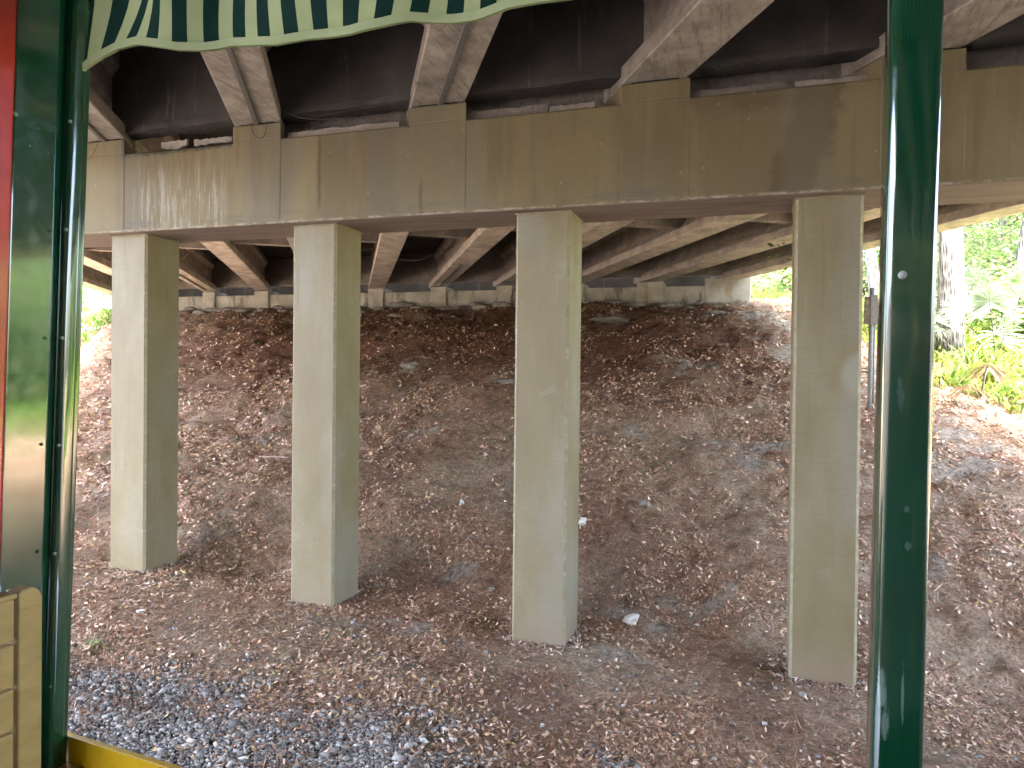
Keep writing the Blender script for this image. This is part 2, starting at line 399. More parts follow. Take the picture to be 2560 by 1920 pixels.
# ------------------------------------------------------------------ terrain
def hsh(i, j, s):
    n = (i*374761393 + j*668265263 + s*1442695041) & 0xffffffff
    n = ((n ^ (n >> 13))*1274126177) & 0xffffffff
    return ((n ^ (n >> 16)) & 0xffff)/65535.
def vn(x, y, s=0):
    x = np.asarray(x, float); y = np.asarray(y, float)
    i = np.floor(x).astype(np.int64); j = np.floor(y).astype(np.int64); u = x-i; v = y-j
    u = u*u*(3-2*u); v = v*v*(3-2*v)
    return (hsh(i, j, s)*(1-u)+hsh(i+1, j, s)*u)*(1-v)+(hsh(i, j+1, s)*(1-u)+hsh(i+1, j+1, s)*u)*v-.5
def fbm(x, y, sc, o=4, s=0):
    r = 0; a_ = 1
    for k in range(o): r = r+a_*vn(np.asarray(x)*sc*2**k+17*k, np.asarray(y)*sc*2**k-9*k, s+k); a_ *= .5
    return r
DENTS = [(-6.9, 9.2, .9, -.34), (-3.9, 9.3, .8, -.34), (-.9, 8.9, .8, -.2), (2.6, 9.0, 1.3, -.34), (-8.6, 10.0, 1.0, .12)]
def terr(x, y):
    x = np.asarray(x, float); y = np.asarray(y, float)
    yy = y+.5*fbm(x, y*0, .35, 3, 5)*np.clip((y-7.2)/2, 0, 1)*np.clip((22-y)/3, 0, 1)
    z = np.interp(yy, [-400, -22, -16.5, -15.5, -8, -5, 4.6, 5.4, 8.3, 9.0, 9.8, 13, 18, 22.4, 23.4, 26, 40, 400],
                  [2.6, 2.6, 2.4, 2.2, -2.5, -2.95, -2.86, -2.93, -2.87, -2.62, -2.3, -1.3, .45, 2.15, 2.33, 2.5, 2.6, 3])  # bank behind the viewer is added to darken what the posts reflect
    z = z+.036*np.clip(-2.2-x, 0, 14)*np.clip((13-y)/3, 0, 1)+SLOPE*x*np.clip((y-14)/8, 0, 1)*np.clip(30/np.maximum(np.abs(x), 1), 0, 1)
    z = z-.11*np.clip(x-1, 0, 18)*np.clip((y-9)/9, 0, 1)
    amp = .07+.10*np.clip((y-8.5)/3, 0, 1)*np.clip((23.6-y)/2, 0, 1)
    z = z+amp*1.5*fbm(x, y, .55, 3, 1)+(.17*fbm(x, y, 1.3, 4, 2)+.09*np.abs(fbm(x, y, 2.7, 3, 3))+.045*fbm(x, y, 5.5, 3, 4))*np.clip((y-5)/4, .25, 1)
    for a_, b_, r, h in DENTS: z = z+h*np.exp(-((x-a_)**2+(y-b_)**2)/r**2)
    for i in range(4):      # soil settles level round each column foot
        cx_ = -7.98+2.8773*i; k = np.exp(-(((x-cx_)/.75)**2+((y-8.0)/.75)**2)**2)
        z = z*(1-k)+k*(-2.67, -2.82, -2.93, -2.95)[i]
    return z
def ground_at(px, py, y0=3.0):
    v = ray(px, py); t = np.arange(y0, 80, .02)/v[1]
    P = t[:, None]*v[None]; h = terr(P[:, 0], P[:, 1]); k = np.argmax(P[:, 2] < h)
    return P[k]
def spread(lo, hi, step, far, n=26):
    mid = np.arange(lo, hi+1e-6, step); g_ = np.geomspace(1, far, n)
    return np.concatenate([lo-g_[::-1]*1., mid, hi+g_])
gx_, gy_ = spread(-28, 12, .075, 500), np.concatenate([-np.geomspace(520, 20, 16), np.arange(-19, 2.8, .5), spread(2.9, 24.6, .07, 500)[26:]])
XX, YY = np.meshgrid(gx_, gy_); ZZ = terr(XX, YY)
# masks: bare pale soil, gravel, pine straw
SOIL = [(885, 795, 1.0), (1080, 815, .7), (1490, 790, 1.2), (1600, 965, 1.6), (1330, 690, .9), (1000, 690, 1.1), (900, 690, .9), (540, 690, .8),
        (1690, 690, 3.2), (1715, 760, 2.6), (1750, 700, 3), (2060, 900, 2.2), (1800, 820, 2.), (2160, 960, 1.6), (1990, 1230, .5), (2090, 1010, 1.6), (1000, 1238, .55), (900, 1352, .7), (1290, 1405, .9), (1200, 1400, .5),
        (560, 950, .9), (880, 940, 1.1), (1180, 930, .7), (1380, 940, .6), (185, 715, .9), (1700, 960, .9), (1500, 1310, 1.0), (1640, 1000, .6), (1400, 1330, .8), (430, 1150, .8), (1150, 700, .7)]
SP = [(ground_at(a_, b_), r) for a_, b_, r in SOIL]
def masks(x, y):
    s = np.zeros_like(x)
    for P, r in SP:
        s = np.maximum(s, np.exp(-(((x-P[0])/(r*.62))**2+((y-P[1])/(r*.45))**2)))
    s = np.clip((s*.75+.55*fbm(x, y, 1.3, 3, 11)+.75*fbm(x, y, 4.5, 3, 13)-.42)*3, 0, 1)
    s = np.maximum(s, np.clip((y-22.55+.5*fbm(x, y, .9, 3, 12))*2.5, 0, 1)*np.clip((24-y)*2, 0, 1)*.8)
    gr = np.clip((5.7-y+1.7*fbm(x, y, .5, 4, 21)-.06*(x+3)+1.1*fbm(x, y, 3, 4, 24))*.9, 0, 1)
    gr = gr*(1-np.clip((fbm(x, y, .8, 3, 23)-.25)*4, 0, .8))
    ne = np.clip((y-14.5+3*fbm(x, y, .3, 3, 31))*.3, 0, 1)*np.clip((x+20)*.3, 0, 1)*np.clip((1.5-x)*.6, 0, 1)
    ne = np.maximum(ne, np.clip((fbm(x, y, .5, 4, 33)-.05)*2, 0, .55)*np.clip((x+9)*.4, 0, 1))
    return s, gr, ne
s_, g_, n_ = masks(XX.ravel(), YY.ravel())
V = np.stack([XX.ravel(), YY.ravel(), ZZ.ravel()], 1); ny, nx = XX.shape
ii = (np.arange(ny-1)[:, None]*nx+np.arange(nx-1)[None]).ravel()
F = np.stack([ii, ii+1, ii+nx+1, ii+nx], 1)
me = bpy.data.meshes.new('ground'); me.vertices.add(len(V)); me.vertices.foreach_set('co', V.ravel().astype(np.float32))
me.loops.add(F.size); me.loops.foreach_set('vertex_index', F.ravel().astype(np.int32)); me.polygons.add(len(F))
me.polygons.foreach_set('loop_start', np.arange(0, F.size, 4, dtype=np.int32)); me.polygons.foreach_set('loop_total', np.full(len(F), 4, np.int32))
me.polygons.foreach_set('use_smooth', np.ones(len(F), bool))
at = me.attributes.new('mask', 'FLOAT_COLOR', 'POINT'); c = np.ones((len(V), 4), np.float32); c[:, 0] = s_; c[:, 1] = g_; c[:, 2] = n_
at.data.foreach_set('color', c.ravel()); me.materials.append(M_ground); me.update(calc_edges=True)
ground = bpy.data.objects.new('ground', me); COL.objects.link(ground); ground['kind'] = 'structure'

# ------------------------------------------------------------------ bridge
D, CD, ZC, ZT, ZB, DA = 7.546, .847, 1.7913, 2.8223, 3.0335, 23.274
G0, DG, GX, BW = -8.2533, 2.4154, -.5993, .697
COLX, CSP, CW, DF = -8.2872, 2.8773, .61, .14
def gX(n, Y): return G0+n*DG+GX*(Y-D)
# pier cap and seats
cap = thing('pier_cap', (-2, D+CD/2, ZC), 'long olive painted concrete cap beam resting across the square columns', 'bridge beam')
mb = MB()
xs = np.arange(-17.5, 10.6, .7)
for i in range(len(xs)-1): pass
mb.box(-17.5, 10.5, D, D+CD, ZC, ZT)
o = build('beam', slope(mb), M_cap, cap, bevel=.022, seg=2)
seat_lab = {0: 'left seat block with hairline wire hanging in front', 1: 'seat block with a wire loop and a chipped patch', 2: 'yellowish seat block', 3: 'wide seat block with drip marks', 4: 'brown stained seat block at the right edge'}
for n in range(-3, 8):
    x = gX(n, D); mb = MB(); y0 = D-.006
    # a skewed pad on the cap; its face runs down the front as a slightly proud pilaster
    mb.hexa([(x-BW/2, y0, ZC+.045), (x+BW/2, y0, ZC+.045), (x+BW/2, D+.1, ZC+.045), (x-BW/2, D+.1, ZC+.045)],
            [(x-BW/2, y0, ZT+.003), (x+BW/2, y0, ZT+.003), (x+BW/2, D+.1, ZT+.003), (x-BW/2, D+.1, ZT+.003)])
    mb.hexa([(x-BW/2, y0, ZT+.001), (x+BW/2, y0, ZT+.001), (x+BW/2+GX*.8, D+.8, ZT+.001), (x-BW/2+GX*.8, D+.8, ZT+.001)],
            [(x-BW/2, y0, ZB-.02), (x+BW/2, y0, ZB-.02), (x+BW/2+GX*.8, D+.8, ZB-.02), (x-BW/2+GX*.8, D+.8, ZB-.02)])
    o = build('seat_block', slope(mb), M_cap, cap, bevel=.008, seg=1)
    if n in seat_lab: o['label'] = seat_lab[n]
# columns
clab = {-1: 'square concrete column hidden behind the green train panel at far left', 0: 'leftmost fully visible square column, pale grey left face and olive right face',
        1: 'second square column from the left with a bluish pale upper front face', 2: 'square column in the middle of the view, narrow bright right side',
        3: 'rightmost square column beside the green post with a rubbed white patch', 4: 'square column beyond the green post outside the right edge'}
for n in range(-1, 4):
    x = COLX+n*CSP; y = D+DF; z0 = float(terr(x+.3, y+.3))-.5; ch = .028
    t = thing('bridge_column', (x+CW/2, y+CW/2, z0), clab[n], 'column', 'square columns under the pier cap')
    ring = [(x+ch, y), (x+CW-ch, y), (x+CW, y+ch), (x+CW, y+CW-ch), (x+CW-ch, y+CW), (x+ch, y+CW), (x, y+CW-ch), (x, y+ch)]
    zz = np.linspace(z0, ZC+SLOPE*x+.004, 14); mb = MB()
    k0 = len(mb.f); mb.loft([[(a_+.0015*math.sin(z*7+i), b_, z) for i, (a_, b_) in enumerate(ring)] for z in zz])
    mb.mi = [1 if (k < 13*8 and k % 2 == 1) else 0 for k in range(len(mb.f))]
    build('shaft', mb, [M_col, M_edge], t)
    # paint skirt / grout collar at the top
    mb = MB(); mb.box(x-.012, x+CW+.012, y-.012, y+CW+.012, ZC+SLOPE*x-.022, ZC+SLOPE*x-.002)
    build('grout_collar', mb, M_edge, t, bevel=.006, seg=1)

# girders: bulb profile (half widths, height)
HF, HG = .29, 1.14
PROF = [(-HF, 0), (HF, 0), (HF, .18), (.09, .37), (.09, .84), (.20, .96), (.20, HG), (-.20, HG), (-.20, .96), (-.09, .84), (-.09, .37), (-HF, .18)]
def girder(n, Ya, Yb, label, group, conduit=0, haunch=False):
    t = thing('bridge_girder', (gX(n, (Ya+Yb)/2), (Ya+Yb)/2, ZB), label, 'girder', group)
    mb = MB(); k = math.sqrt(1+GX*GX)
    pf = [(a_*k, h) for a_, h in PROF]
    rings = []
    for Y in np.linspace(Ya, Yb, 12): rings.append([(gX(n, Y)+a_, Y, ZB+h) for a_, h in pf])
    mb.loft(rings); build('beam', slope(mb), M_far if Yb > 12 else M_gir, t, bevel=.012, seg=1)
    for Y in (Ya, Yb):
        s = .25 if Y == Ya else -.25; y0, y1 = sorted((Y+s*.3, Y+s*1.4)); mb = MB()
        xa, xb = gX(n, y0), gX(n, y1); hw = .24
        mb.hexa([(xa-hw, y0, ZB-.0225), (xa+hw, y0, ZB-.0225), (xb+hw, y1, ZB-.0225), (xb-hw, y1, ZB-.0225)],
                [(xa-hw, y0, ZB-.002), (xa+hw, y0, ZB-.002), (xb+hw, y1, ZB-.002), (xb-hw, y1, ZB-.002)])
        build('bearing_pad', slope(mb), M_rubber, t)
    if conduit:
        off = (.0, .03, -.04)[conduit-1]; mb = MB(); mb2 = MB(); ye = Yb-.16 if Yb < 12 else Yb-1.2
        yl = Ya+.2 if Yb < 12 else Yb-5
        x0, x1 = gX(n, yl)+off, gX(n, ye)+off; hw = .035
        mb.hexa([(x0-hw, yl, ZB-.028), (x0+hw, yl, ZB-.028), (x1+hw, ye, ZB-.028), (x1-hw, ye, ZB-.028)],
                [(x0-hw, yl, ZB-.003), (x0+hw, yl, ZB-.003), (x1+hw, ye, ZB-.003), (x1-hw, ye, ZB-.003)])
        build('conduit', slope(mb), M_conduit, t, bevel=.005, seg=1)
    return t
near_lab = {-1: 'near-span girder hidden behind the far left green post', 0: 'near-span girder at the left under the awning corner with a steel strip',
            1: 'near-span girder over the first gap between columns, dark strip along its soffit', 2: 'near-span girder above the awning\'s lowest right part, with light edge line',
            3: 'wide near-span girder running off the top right of centre', 4: 'near-span girder above and behind the right green post', 5: 'near-span girder just beyond the right edge overhead'}
for n in range(-1, 6):
    girder(n, -15.0, D+.36, near_lab[n], 'near span girders over the train', {0: 1, 1: 1, 2: 2}.get(n, 0))
far_lab = {-3: 'far-span exterior girder at the far left with green grass under it', -2: 'far-span girder second from the left edge, beside the exterior one',
           -1: 'far-span girder with a conduit landing right of the leftmost column', 0: 'far-span girder seen between the two left columns, pale soffit slanting right',
           1: 'far-span girder hidden behind the second column', 2: 'far-span girder right of the second column, nearly straight on',
           3: 'far-span girder between second and middle columns with a hanging conduit', 4: 'far-span girder disappearing behind the middle column\'s left side',
           5: 'far-span girder just right of the middle column, slanting left', 6: 'far-span girder landing on the pedestal before the abutment\'s end block',
           7: 'far-span exterior girder at the right with trees under it'}
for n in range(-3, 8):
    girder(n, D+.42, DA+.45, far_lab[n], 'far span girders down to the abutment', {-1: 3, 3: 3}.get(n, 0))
# deck slab with its cross diaphragms
deck = thing('bridge_deck', (-2, 8, ZB+HG), 'dark concrete road deck overhead with cross walls between girders', 'bridge deck')
def skew(xa, xb, ya, yb, z0, z1): return MB().hexa(
    [(xa+GX*(ya-D), ya, z0), (xb+GX*(ya-D), ya, z0), (xb+GX*(yb-D), yb, z0), (xa+GX*(yb-D), yb, z0)],
    [(xa+GX*(ya-D), ya, z1), (xb+GX*(ya-D), ya, z1), (xb+GX*(yb-D), yb, z1), (xa+GX*(yb-D), yb, z1)])
XL, XR = G0-3*DG-.95, G0+7*DG+.95
build('slab', slope(skew(XL, XR, -15.0, DA+.8, ZB+HG+.002, ZB+HG+.26)), M_dia, deck)
for a_, b_ in ((XL, XL+.35), (XR-.35, XR)):
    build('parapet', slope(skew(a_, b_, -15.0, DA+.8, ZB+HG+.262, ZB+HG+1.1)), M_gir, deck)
for n in range(-2, 6):       # near span end diaphragm, slightly lower lip
    a_, b_ = gX(n-1, D)+.1, gX(n, D)-.1
    mb = skew(a_, b_, D+.05, D+.30, ZB+.10, ZB+HG)
    o = build('diaphragm', slope(mb), M_dia, deck); 
    mb = MB(); rings = []; rr = random.Random(n)
    for i in range(16):
        x = a_+.06+(b_-a_-.1)*i/15; q = rr.uniform(0, .02); q2 = rr.uniform(-.015, .02); t_ = rr.uniform(0, .012)
        rings.append([(x, D+.03+t_, ZB+.07+q), (x, D+.32, ZB+.07+q), (x, D+.32, ZB+.15), (x, D+.03+t_, ZB+.16+q2)])
    mb.loft(rings); build('diaphragm_lip', slope(mb), M_dia, deck)
for n in range(-2, 8):       # far span diaphragms: at the cap, at mid span (square to the girders), at the abutment
    a_, b_ = gX(n-1, D)+.1, gX(n, D)-.1
    build('diaphragm', slope(skew(a_, b_, D+.5, D+.72, ZB+(.45 if n == 1 else -.05), ZB+HG)), M_gir, deck)
    build('diaphragm', slope(skew(a_, b_, DA-.15, DA+.1, ZB+.14, ZB+HG)), M_gir, deck)
    ym = 15.7; k = DG*GX/(1+GX*GX)
    xa, xb = gX(n-1, ym), gX(n, ym)
    # square direction (1, -GX)
    L_ = DG/(1+GX*GX); mb = MB(); y0, y1 = ym+GX*L_/2, ym-GX*L_/2
    p0 = (gX(n-1, y0)+.02, y0); p1 = (gX(n, y1)-.02, y1); tx, ty = GX*.2, .2
    mb.hexa([(p0[0], p0[1], ZB+.2), (p1[0], p1[1], ZB+.2), (p1[0]+tx, p1[1]+ty, ZB+.2), (p0[0]+tx, p0[1]+ty, ZB+.2)],
            [(p0[0], p0[1], ZB+HG), (p1[0], p1[1], ZB+HG), (p1[0]+tx, p1[1]+ty, ZB+HG), (p0[0]+tx, p0[1]+ty, ZB+HG)])
    build('diaphragm', slope(mb), M_gir, deck)

# abutment
ab = thing('abutment', (-13, DA, 2.0), 'low stained concrete abutment wall at the top of the slope', 'abutment wall')
AL, AR = -26.3, -.18
mb = MB(); mb.box(AL, AR-1.35, DA, DA+.95, 1.2, ZB-.165); build('seat_wall', slope(mb), M_abut, ab, bevel=.02)
mb = MB(); mb.box(AR-1.348, AR, DA-.02, DA+.97, 1.2, ZB+.065); o = build('end_block', slope(mb), M_ped, ab, bevel=.03); o['label'] = 'pale grey end block at the right end'
mb = MB(); mb.box(AL, AR-.3, DA+.955, DA+1.3, 1.2, ZB+HG); build('back_wall', slope(mb), M_dia, ab)  # dark material puts the shade of the recess into the colour
for n in range(-3, 7):
    x = gX(n, DA); r = random.Random(n); wt = .29+.03*r.random(); wb = wt*(.62+.3*r.random()); y0 = DA-.11
    z0, zm, z1 = 1.9, ZB-.22, ZB-.023; mb = MB()
    ring = lambda hw, z: [(x-hw, y0, z), (x+hw, y0, z), (x+hw, DA+.6, z), (x-hw, DA+.6, z)]
    if n == 6: wt = .42; wb = .3
    if n % 3 == 0: wb = wt*1.05
    mb.loft([ring(wb, z0), ring(wb*1.04, (z0+zm)/2), ring(wt*.96, zm), ring(wt, z1)])
    build('pedestal', slope(mb), M_ped, ab, bevel=.03)
tag(ab)
ab_unseen = thing('abutment', (5, -15.3, 1.0), 'added unseen abutment wall behind the viewer, shutting the near span end off from the sky', 'abutment wall')  # unseen, added to keep bright sky out of the post's reflection
mb = MB(); mb.box(-8, 26, -15.6, -14.8, .5, ZB-.03); build('seat_wall', mb, M_abut, ab_unseen); mb = MB(); mb.box(-8, 26, -16.2, -15.61, .5, ZB+HG+.3); build('back_wall', mb, M_dia, ab_unseen)
# rubble line at the wall foot
for k in range(46):
    r = random.Random(k+50); x = -21+k*.44+r.uniform(-.2, .2); y = DA-.12-abs(r.gauss(0, .45))
    s = r.uniform(.08, .24); mb = MB(); bm = bmesh.new(); bmesh.ops.create_icosphere(bm, subdivisions=2, radius=s)
    z = float(terr(x, y)); sx, sy = r.uniform(1, 2.2), r.uniform(.7, 1.2)
    for v in bm.verts:
        d = 1+.55*float(vn(v.co.x*9/s*.1+k*7, v.co.y*9/s*.1+v.co.z*5/s*.1, 3)); v.co = Vector((v.co.x*sx*d, v.co.y*sy*d, v.co.z*.55*d))
    mb.add([(v.co.x+x, v.co.y+y, v.co.z+z+s*.12) for v in bm.verts], [[v.index for v in f.verts] for f in bm.faces]); bm.free()
    o = build('rock', mb, M_rub, None, smooth=False)
    where = ('left of the second column', 'between the two left columns', 'between the second and middle columns', 'right of the middle column')[0 if x < -19 else 1 if x < -15.5 else 2 if x < -8.5 else 3]
    tag(o, 'pale broken rubble rock at abutment foot, '+where, 'rock', 'rubble along the abutment foot')

# loose boards / broken forms in the gap over the cap
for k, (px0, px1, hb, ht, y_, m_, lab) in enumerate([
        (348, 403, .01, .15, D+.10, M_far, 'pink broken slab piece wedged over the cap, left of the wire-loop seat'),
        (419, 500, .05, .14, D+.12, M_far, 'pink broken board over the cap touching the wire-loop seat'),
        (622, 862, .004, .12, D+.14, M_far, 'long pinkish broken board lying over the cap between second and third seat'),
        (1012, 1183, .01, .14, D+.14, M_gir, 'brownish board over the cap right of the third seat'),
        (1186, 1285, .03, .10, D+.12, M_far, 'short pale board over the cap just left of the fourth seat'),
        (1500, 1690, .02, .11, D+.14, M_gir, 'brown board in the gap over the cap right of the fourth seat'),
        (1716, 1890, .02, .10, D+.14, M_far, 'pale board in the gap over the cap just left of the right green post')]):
    x0, x1 = atY(px0, 300, y_)[0], atY(px1, 300, y_)[0]
    mb = MB(); n = 13; rr = random.Random(k+3); rings = []
    for i in range(n):
        x = x0+(x1-x0)*i/(n-1); a_ = ZT+hb+rr.uniform(0, .022)+(.05*abs(i-6)/6 if k == 0 else 0); b_ = ZT+ht-rr.uniform(0, .02); dy = rr.uniform(0, .006)
        rings.append([(x, y_+dy, a_), (x, y_+.035, a_), (x, y_+.035, b_), (x, y_+dy, b_)])
    mb.loft(rings); tag(build('broken_board', slope(mb), m_), lab, 'board', 'boards lying over the cap')

# wires
def wire(pts, lab, r=.004, grp=None):
    P = [Vector(q) for q in pts]; out = []
    for i in range(len(P)-1):
        for k in range(6):
            t = k/6; a_, b_, c_, d_ = P[max(i-1, 0)], P[i], P[i+1], P[min(i+2, len(P)-1)]
            out.append(.5*((2*b_)+(c_-a_)*t+(2*a_-5*b_+4*c_-d_)*t*t+(3*b_-a_-3*c_+d_)*t**3))
    out.append(P[-1]); mb = MB(); mb.tube(out, r, 5); tag(build('wire', mb, M_wire, smooth=True), lab, 'wire', grp)
wire([atY(x*.3515, y*.3515, D-.03) for x, y in ((1660, 655), (1640, 690), (1640, 760), (1630, 820), (1595, 850), (1555, 820), (1545, 765), (1550, 735))], 'thin wire loop hanging over the second seat block from the left')
wire([atY(x*.3515, y*.3515, D-.03) for x, y in ((598, 820), (600, 880), (580, 930), (545, 985))], 'thin wire dangling down the left seat block', .003)
wire([atY(x*.3515, y*.3515, D-.04) for x, y in ((1650, 680), (1730, 680), (1830, 720), (1960, 735), (2120, 728))], 'slack wire sagging from second seat block to the right')
wire([atY(691+x*.3515, y*.3515, D-.03) for x, y in ((-40, 715), (120, 690), (400, 640), (560, 600), (640, 580))], 'thin wire strung toward the third seat block', .003)
wire([atY(691+x*.4297/1.0, 415+y*.4297, 17.5) for x, y in ((110, 330), (250, 285), (340, 320), (480, 345), (600, 300), (680, 270))], 'fine cable drooping under the far-span girders between second and middle columns', .008)
wire([atY(129.6+x*.3515, 432+y*.3515, 14.5) for x, y in ((745, 365), (790, 330), (825, 292), (850, 300))], 'short wire end under the far span right of the leftmost column', .008)

# ------------------------------------------------------------------ train car the camera rides in
car = thing('tram_car', (-.6, .5, -1.25), 'open-sided green tram car around the viewer with striped awning', 'tram car')
def rect_ring(cx, cy, hx, hy, r, z, n=5):
    out = []
    for sx, sy, a0 in ((1, 1, 0), (-1, 1, 90), (-1, -1, 180), (1, -1, 270)):
        for k in range(n):
            a_ = math.radians(a0+90*k/(n-1)); out.append((cx+sx*(hx-r)+r*math.cos(a_), cy+sy*(hy-r)+r*math.sin(a_), z))
    return out
def leaning_post(pt, pb, hx, hy, r, z0, z1):
    mb = MB(); rings = []
    for z in np.linspace(z0, z1, 16):
        t = (z-pb[2])/(pt[2]-pb[2]); c_ = pb+(pt-pb)*t; rings.append(rect_ring(c_[0], c_[1], hx, hy, r, z))
    mb.loft(rings); return mb
ZF, ZR = -1.15, 1.02
pt, pb = atY(1975, 0, 1.185), atY(1929, 1659, 1.185)
o = build('support_post', leaning_post(pt, pb, .033, .035, .011, ZF, ZR), M_green, car, smooth=True); o['label'] = 'tall glossy green square post at the right'
for px, py in ((1950, 600*1.0-6),):
    p = atY(px, py, 1.148); mb = MB(); mb.loft([[(p[0]+r*math.cos(a_), p[1]-y, p[2]+r*math.sin(a_)) for a_ in np.linspace(0, 2*math.pi, 12, endpoint=False)] for r, y in ((.006, -.004), (.006, .001), (.004, .003), (.0015, .004))])
    build('rivet', mb, M_steel, car, smooth=True)
# left corner: tube post, panel plate and red trim, all on the plane X = -1.59
PX = -1.60
def plate(xc, th, t0, b0, t1, b1, z0, z1, extra=0):
    """plate on plane X=xc between two slanted edges given by photo x at top and bottom"""
    def line(t, b): A = atX(t, 0, xc); B = atX(b, 1659, xc); return lambda z: (B[1]+(A[1]-B[1])*(z-B[2])/(A[2]-B[2]))
    la, lb = line(t0, b0), line(t1, b1); mb = MB(); rings = []
    for z in np.linspace(z0, z1, 12):
        a_, b_ = la(z), lb(z); rings.append([(xc, a_, z), (xc, b_, z), (xc-th, b_, z), (xc-th, a_, z)])
    mb.loft(rings); return mb
o = build('body_panel', plate(PX, .02, 38, -12, 150, 96, ZF, ZR), M_green, car, bevel=.003); o['label'] = 'flat glossy green panel at the far left'
o = build('red_trim', plate(PX+.012, .03, -60, -110, 40, -9, ZF, ZR), M_red, car, bevel=.008, smooth=False); o['label'] = 'red painted strip at the far left edge'
A, B = atX(168, 0, PX+.012), atX(114, 1659, PX+.012)
o = build('support_post', leaning_post(A, B, .016, .021, .012, ZF, ZR), M_green, car, smooth=True); o['label'] = 'rounded green post at the left beside the panel'
A2, B2 = atX(186, 0, PX+.016), atX(129, 1659, PX+.016)
o = build('post_flange', leaning_post(A2, B2, .006, .016, .0055, ZF, ZR), M_green, car, smooth=True)
for px, py in ((155, 262), (146, 496), (138, 730), (130, 962), (121, 1196)):
    p = atX(px, py, PX+.033); mb = MB(); mb.loft([[(p[0]+y-.004, p[1]+r*math.cos(a_), p[2]+r*math.sin(a_)) for a_ in np.linspace(0, 2*math.pi, 10, endpoint=False)] for r, y in ((.004, -.003), (.004, .001), (.0025, .003), (.001, .0035))])
    build('screw', mb, M_steel, car, smooth=True)
# awning valance
edge = [(150, 185), (191, 149), (225, 126), (260, 109), (306, 102), (341, 107), (387, 112), (432, 107), (492, 93), (548, 95.6), (597, 98), (668, 86), (720, 83), (761, 81), (832, 67), (888, 49), (972, 45), (1025, 37), (1095, 16), (1183, 3), (1240, -4), (1330, -22), (1430, -30), (1520, -55), (1640, -70), (1760, -95), (1900, -110), (2100, -150)]
YV = 1.3
ex = np.array([atY(a_, b_, YV)[0] for a_, b_ in edge]); ez = np.array([atY(a_, b_, YV)[2] for a_, b_ in edge])
P1, P2 = atY(322, 60, YV)[0], atY(920, 30, YV)[0]      # ten stripes apart
per = (P2-P1)/9.5
def fold(x, v): return (.012*math.sin(x*11+.6)+.006*math.sin(x*23+2))*(1-v*.5)+.015*math.sin(v*3)*math.sin(x*17+v*2)
ns = 5; x_start = P1-per*int((P1-ex[1]+.012)/per*2*5)/10; cols = int((ex[-1]-x_start)/per*2*ns); mbS = MB(); NV = 10; grid = []
for i in range(cols+1):
    u = x_start+per/2*i/ns; zb_ = float(np.interp(u, ex, ez))+.004; row = []
    for j in range(NV+1):
        v = j/NV; z = zb_+(ZR+.04-zb_)*v
        lean = .05*math.exp(-((u+1.36)/.08)**2)*(v*2.4)+.012*math.sin(u*9+1.)*math.sin(v*5)
        row.append((u+lean, YV+fold(u, v), z))
    grid.append(row)
vs = [q for r in grid for q in r]; fs = []; mi = []
for i in range(cols):
    for j in range(NV):
        if grid[i][j][0] < ex[1]-.06: pass
        fs.append((i*(NV+1)+j, (i+1)*(NV+1)+j, (i+1)*(NV+1)+j+1, i*(NV+1)+j+1)); mi.append(1 if (int(math.floor((x_start+per/2*(i+.5)/ns-P1)/(per/2)))) % 2 == 0 else 0)
mbS.add(vs, fs); mbS.mi = mi
aw = build('awning', mbS, [M_cream, M_dkgreen], car, smooth=True, fix=False); aw['label'] = 'green and cream striped awning valance with wavy lower edge'
sm = aw.modifiers.new('thick', 'SOLIDIFY'); sm.thickness = .002
mb = MB(); rings = []
for i in range(cols+1):
    x, y, z = grid[i][0]; rings.append([(x, y-.004, z-.004), (x, y+.004, z-.004), (x, y+.004, z+.0135), (x, y-.004, z+.0135)])
mb.loft(rings); build('trim', mb, M_cream, aw, bevel=0, smooth=False)
# canopy roof and floor
mb = MB(); x = x_start; k = 0
mbc = MB()
while x < 1.4:
    mbc.add([(x, YV, ZR+.04), (x+per/2, YV, ZR+.04), (x+per/2, -.5, ZR+.14), (x, -.5, ZR+.14)], [(0, 1, 2, 3)], 1 if k % 2 == 0 else 0); x += per/2; k += 1
o = build('canopy', mbc, [M_cream, M_dkgreen], car, fix=False); sm = o.modifiers.new('thick', 'SOLIDIFY'); sm.thickness = .002
mb = MB(); mb.box(-1.62, 1.4, -.5, 1.26, ZF-.06, ZF); build('floor', mb, M_green, car)
# yellow step rail running toward the viewer outside the post
P_ = [atY(90, 1572, 1.40), atY(380, 1664, 1.18)]
A, B = Vector(P_[0]), Vector(P_[1]); d = (B-A).normalized(); side = Vector((d.y, -d.x, 0)).normalized()
h_ = .062
mb = MB(); b4 = []
t0 = A-d*.0; t1 = A+d*1.1
mb.hexa([t0+side*.0+Vector((0, 0, -h_)), t1+Vector((0, 0, -h_)), t1-side*.016+Vector((0, 0, -h_)), t0-side*.016+Vector((0, 0, -h_))],
        [t0, t1, t1-side*.016, t0-side*.016])
mb.hexa([t0+side*.03+Vector((0, 0, -h_-.006)), t1+side*.03+Vector((0, 0, -h_-.006)), t1-side*.016+Vector((0, 0, -h_-.006)), t0-side*.016+Vector((0, 0, -h_-.006))],
        [t0+side*.03+Vector((0, 0, -h_-.0005)), t1+side*.03+Vector((0, 0, -h_-.0005)), t1-side*.016+Vector((0, 0, -h_-.0005)), t0-side*.016+Vector((0, 0, -h_-.0005))])
o = build('step_rail', mb, M_yel, car, bevel=.002); o['label'] = 'yellow metal rail at the bottom left'
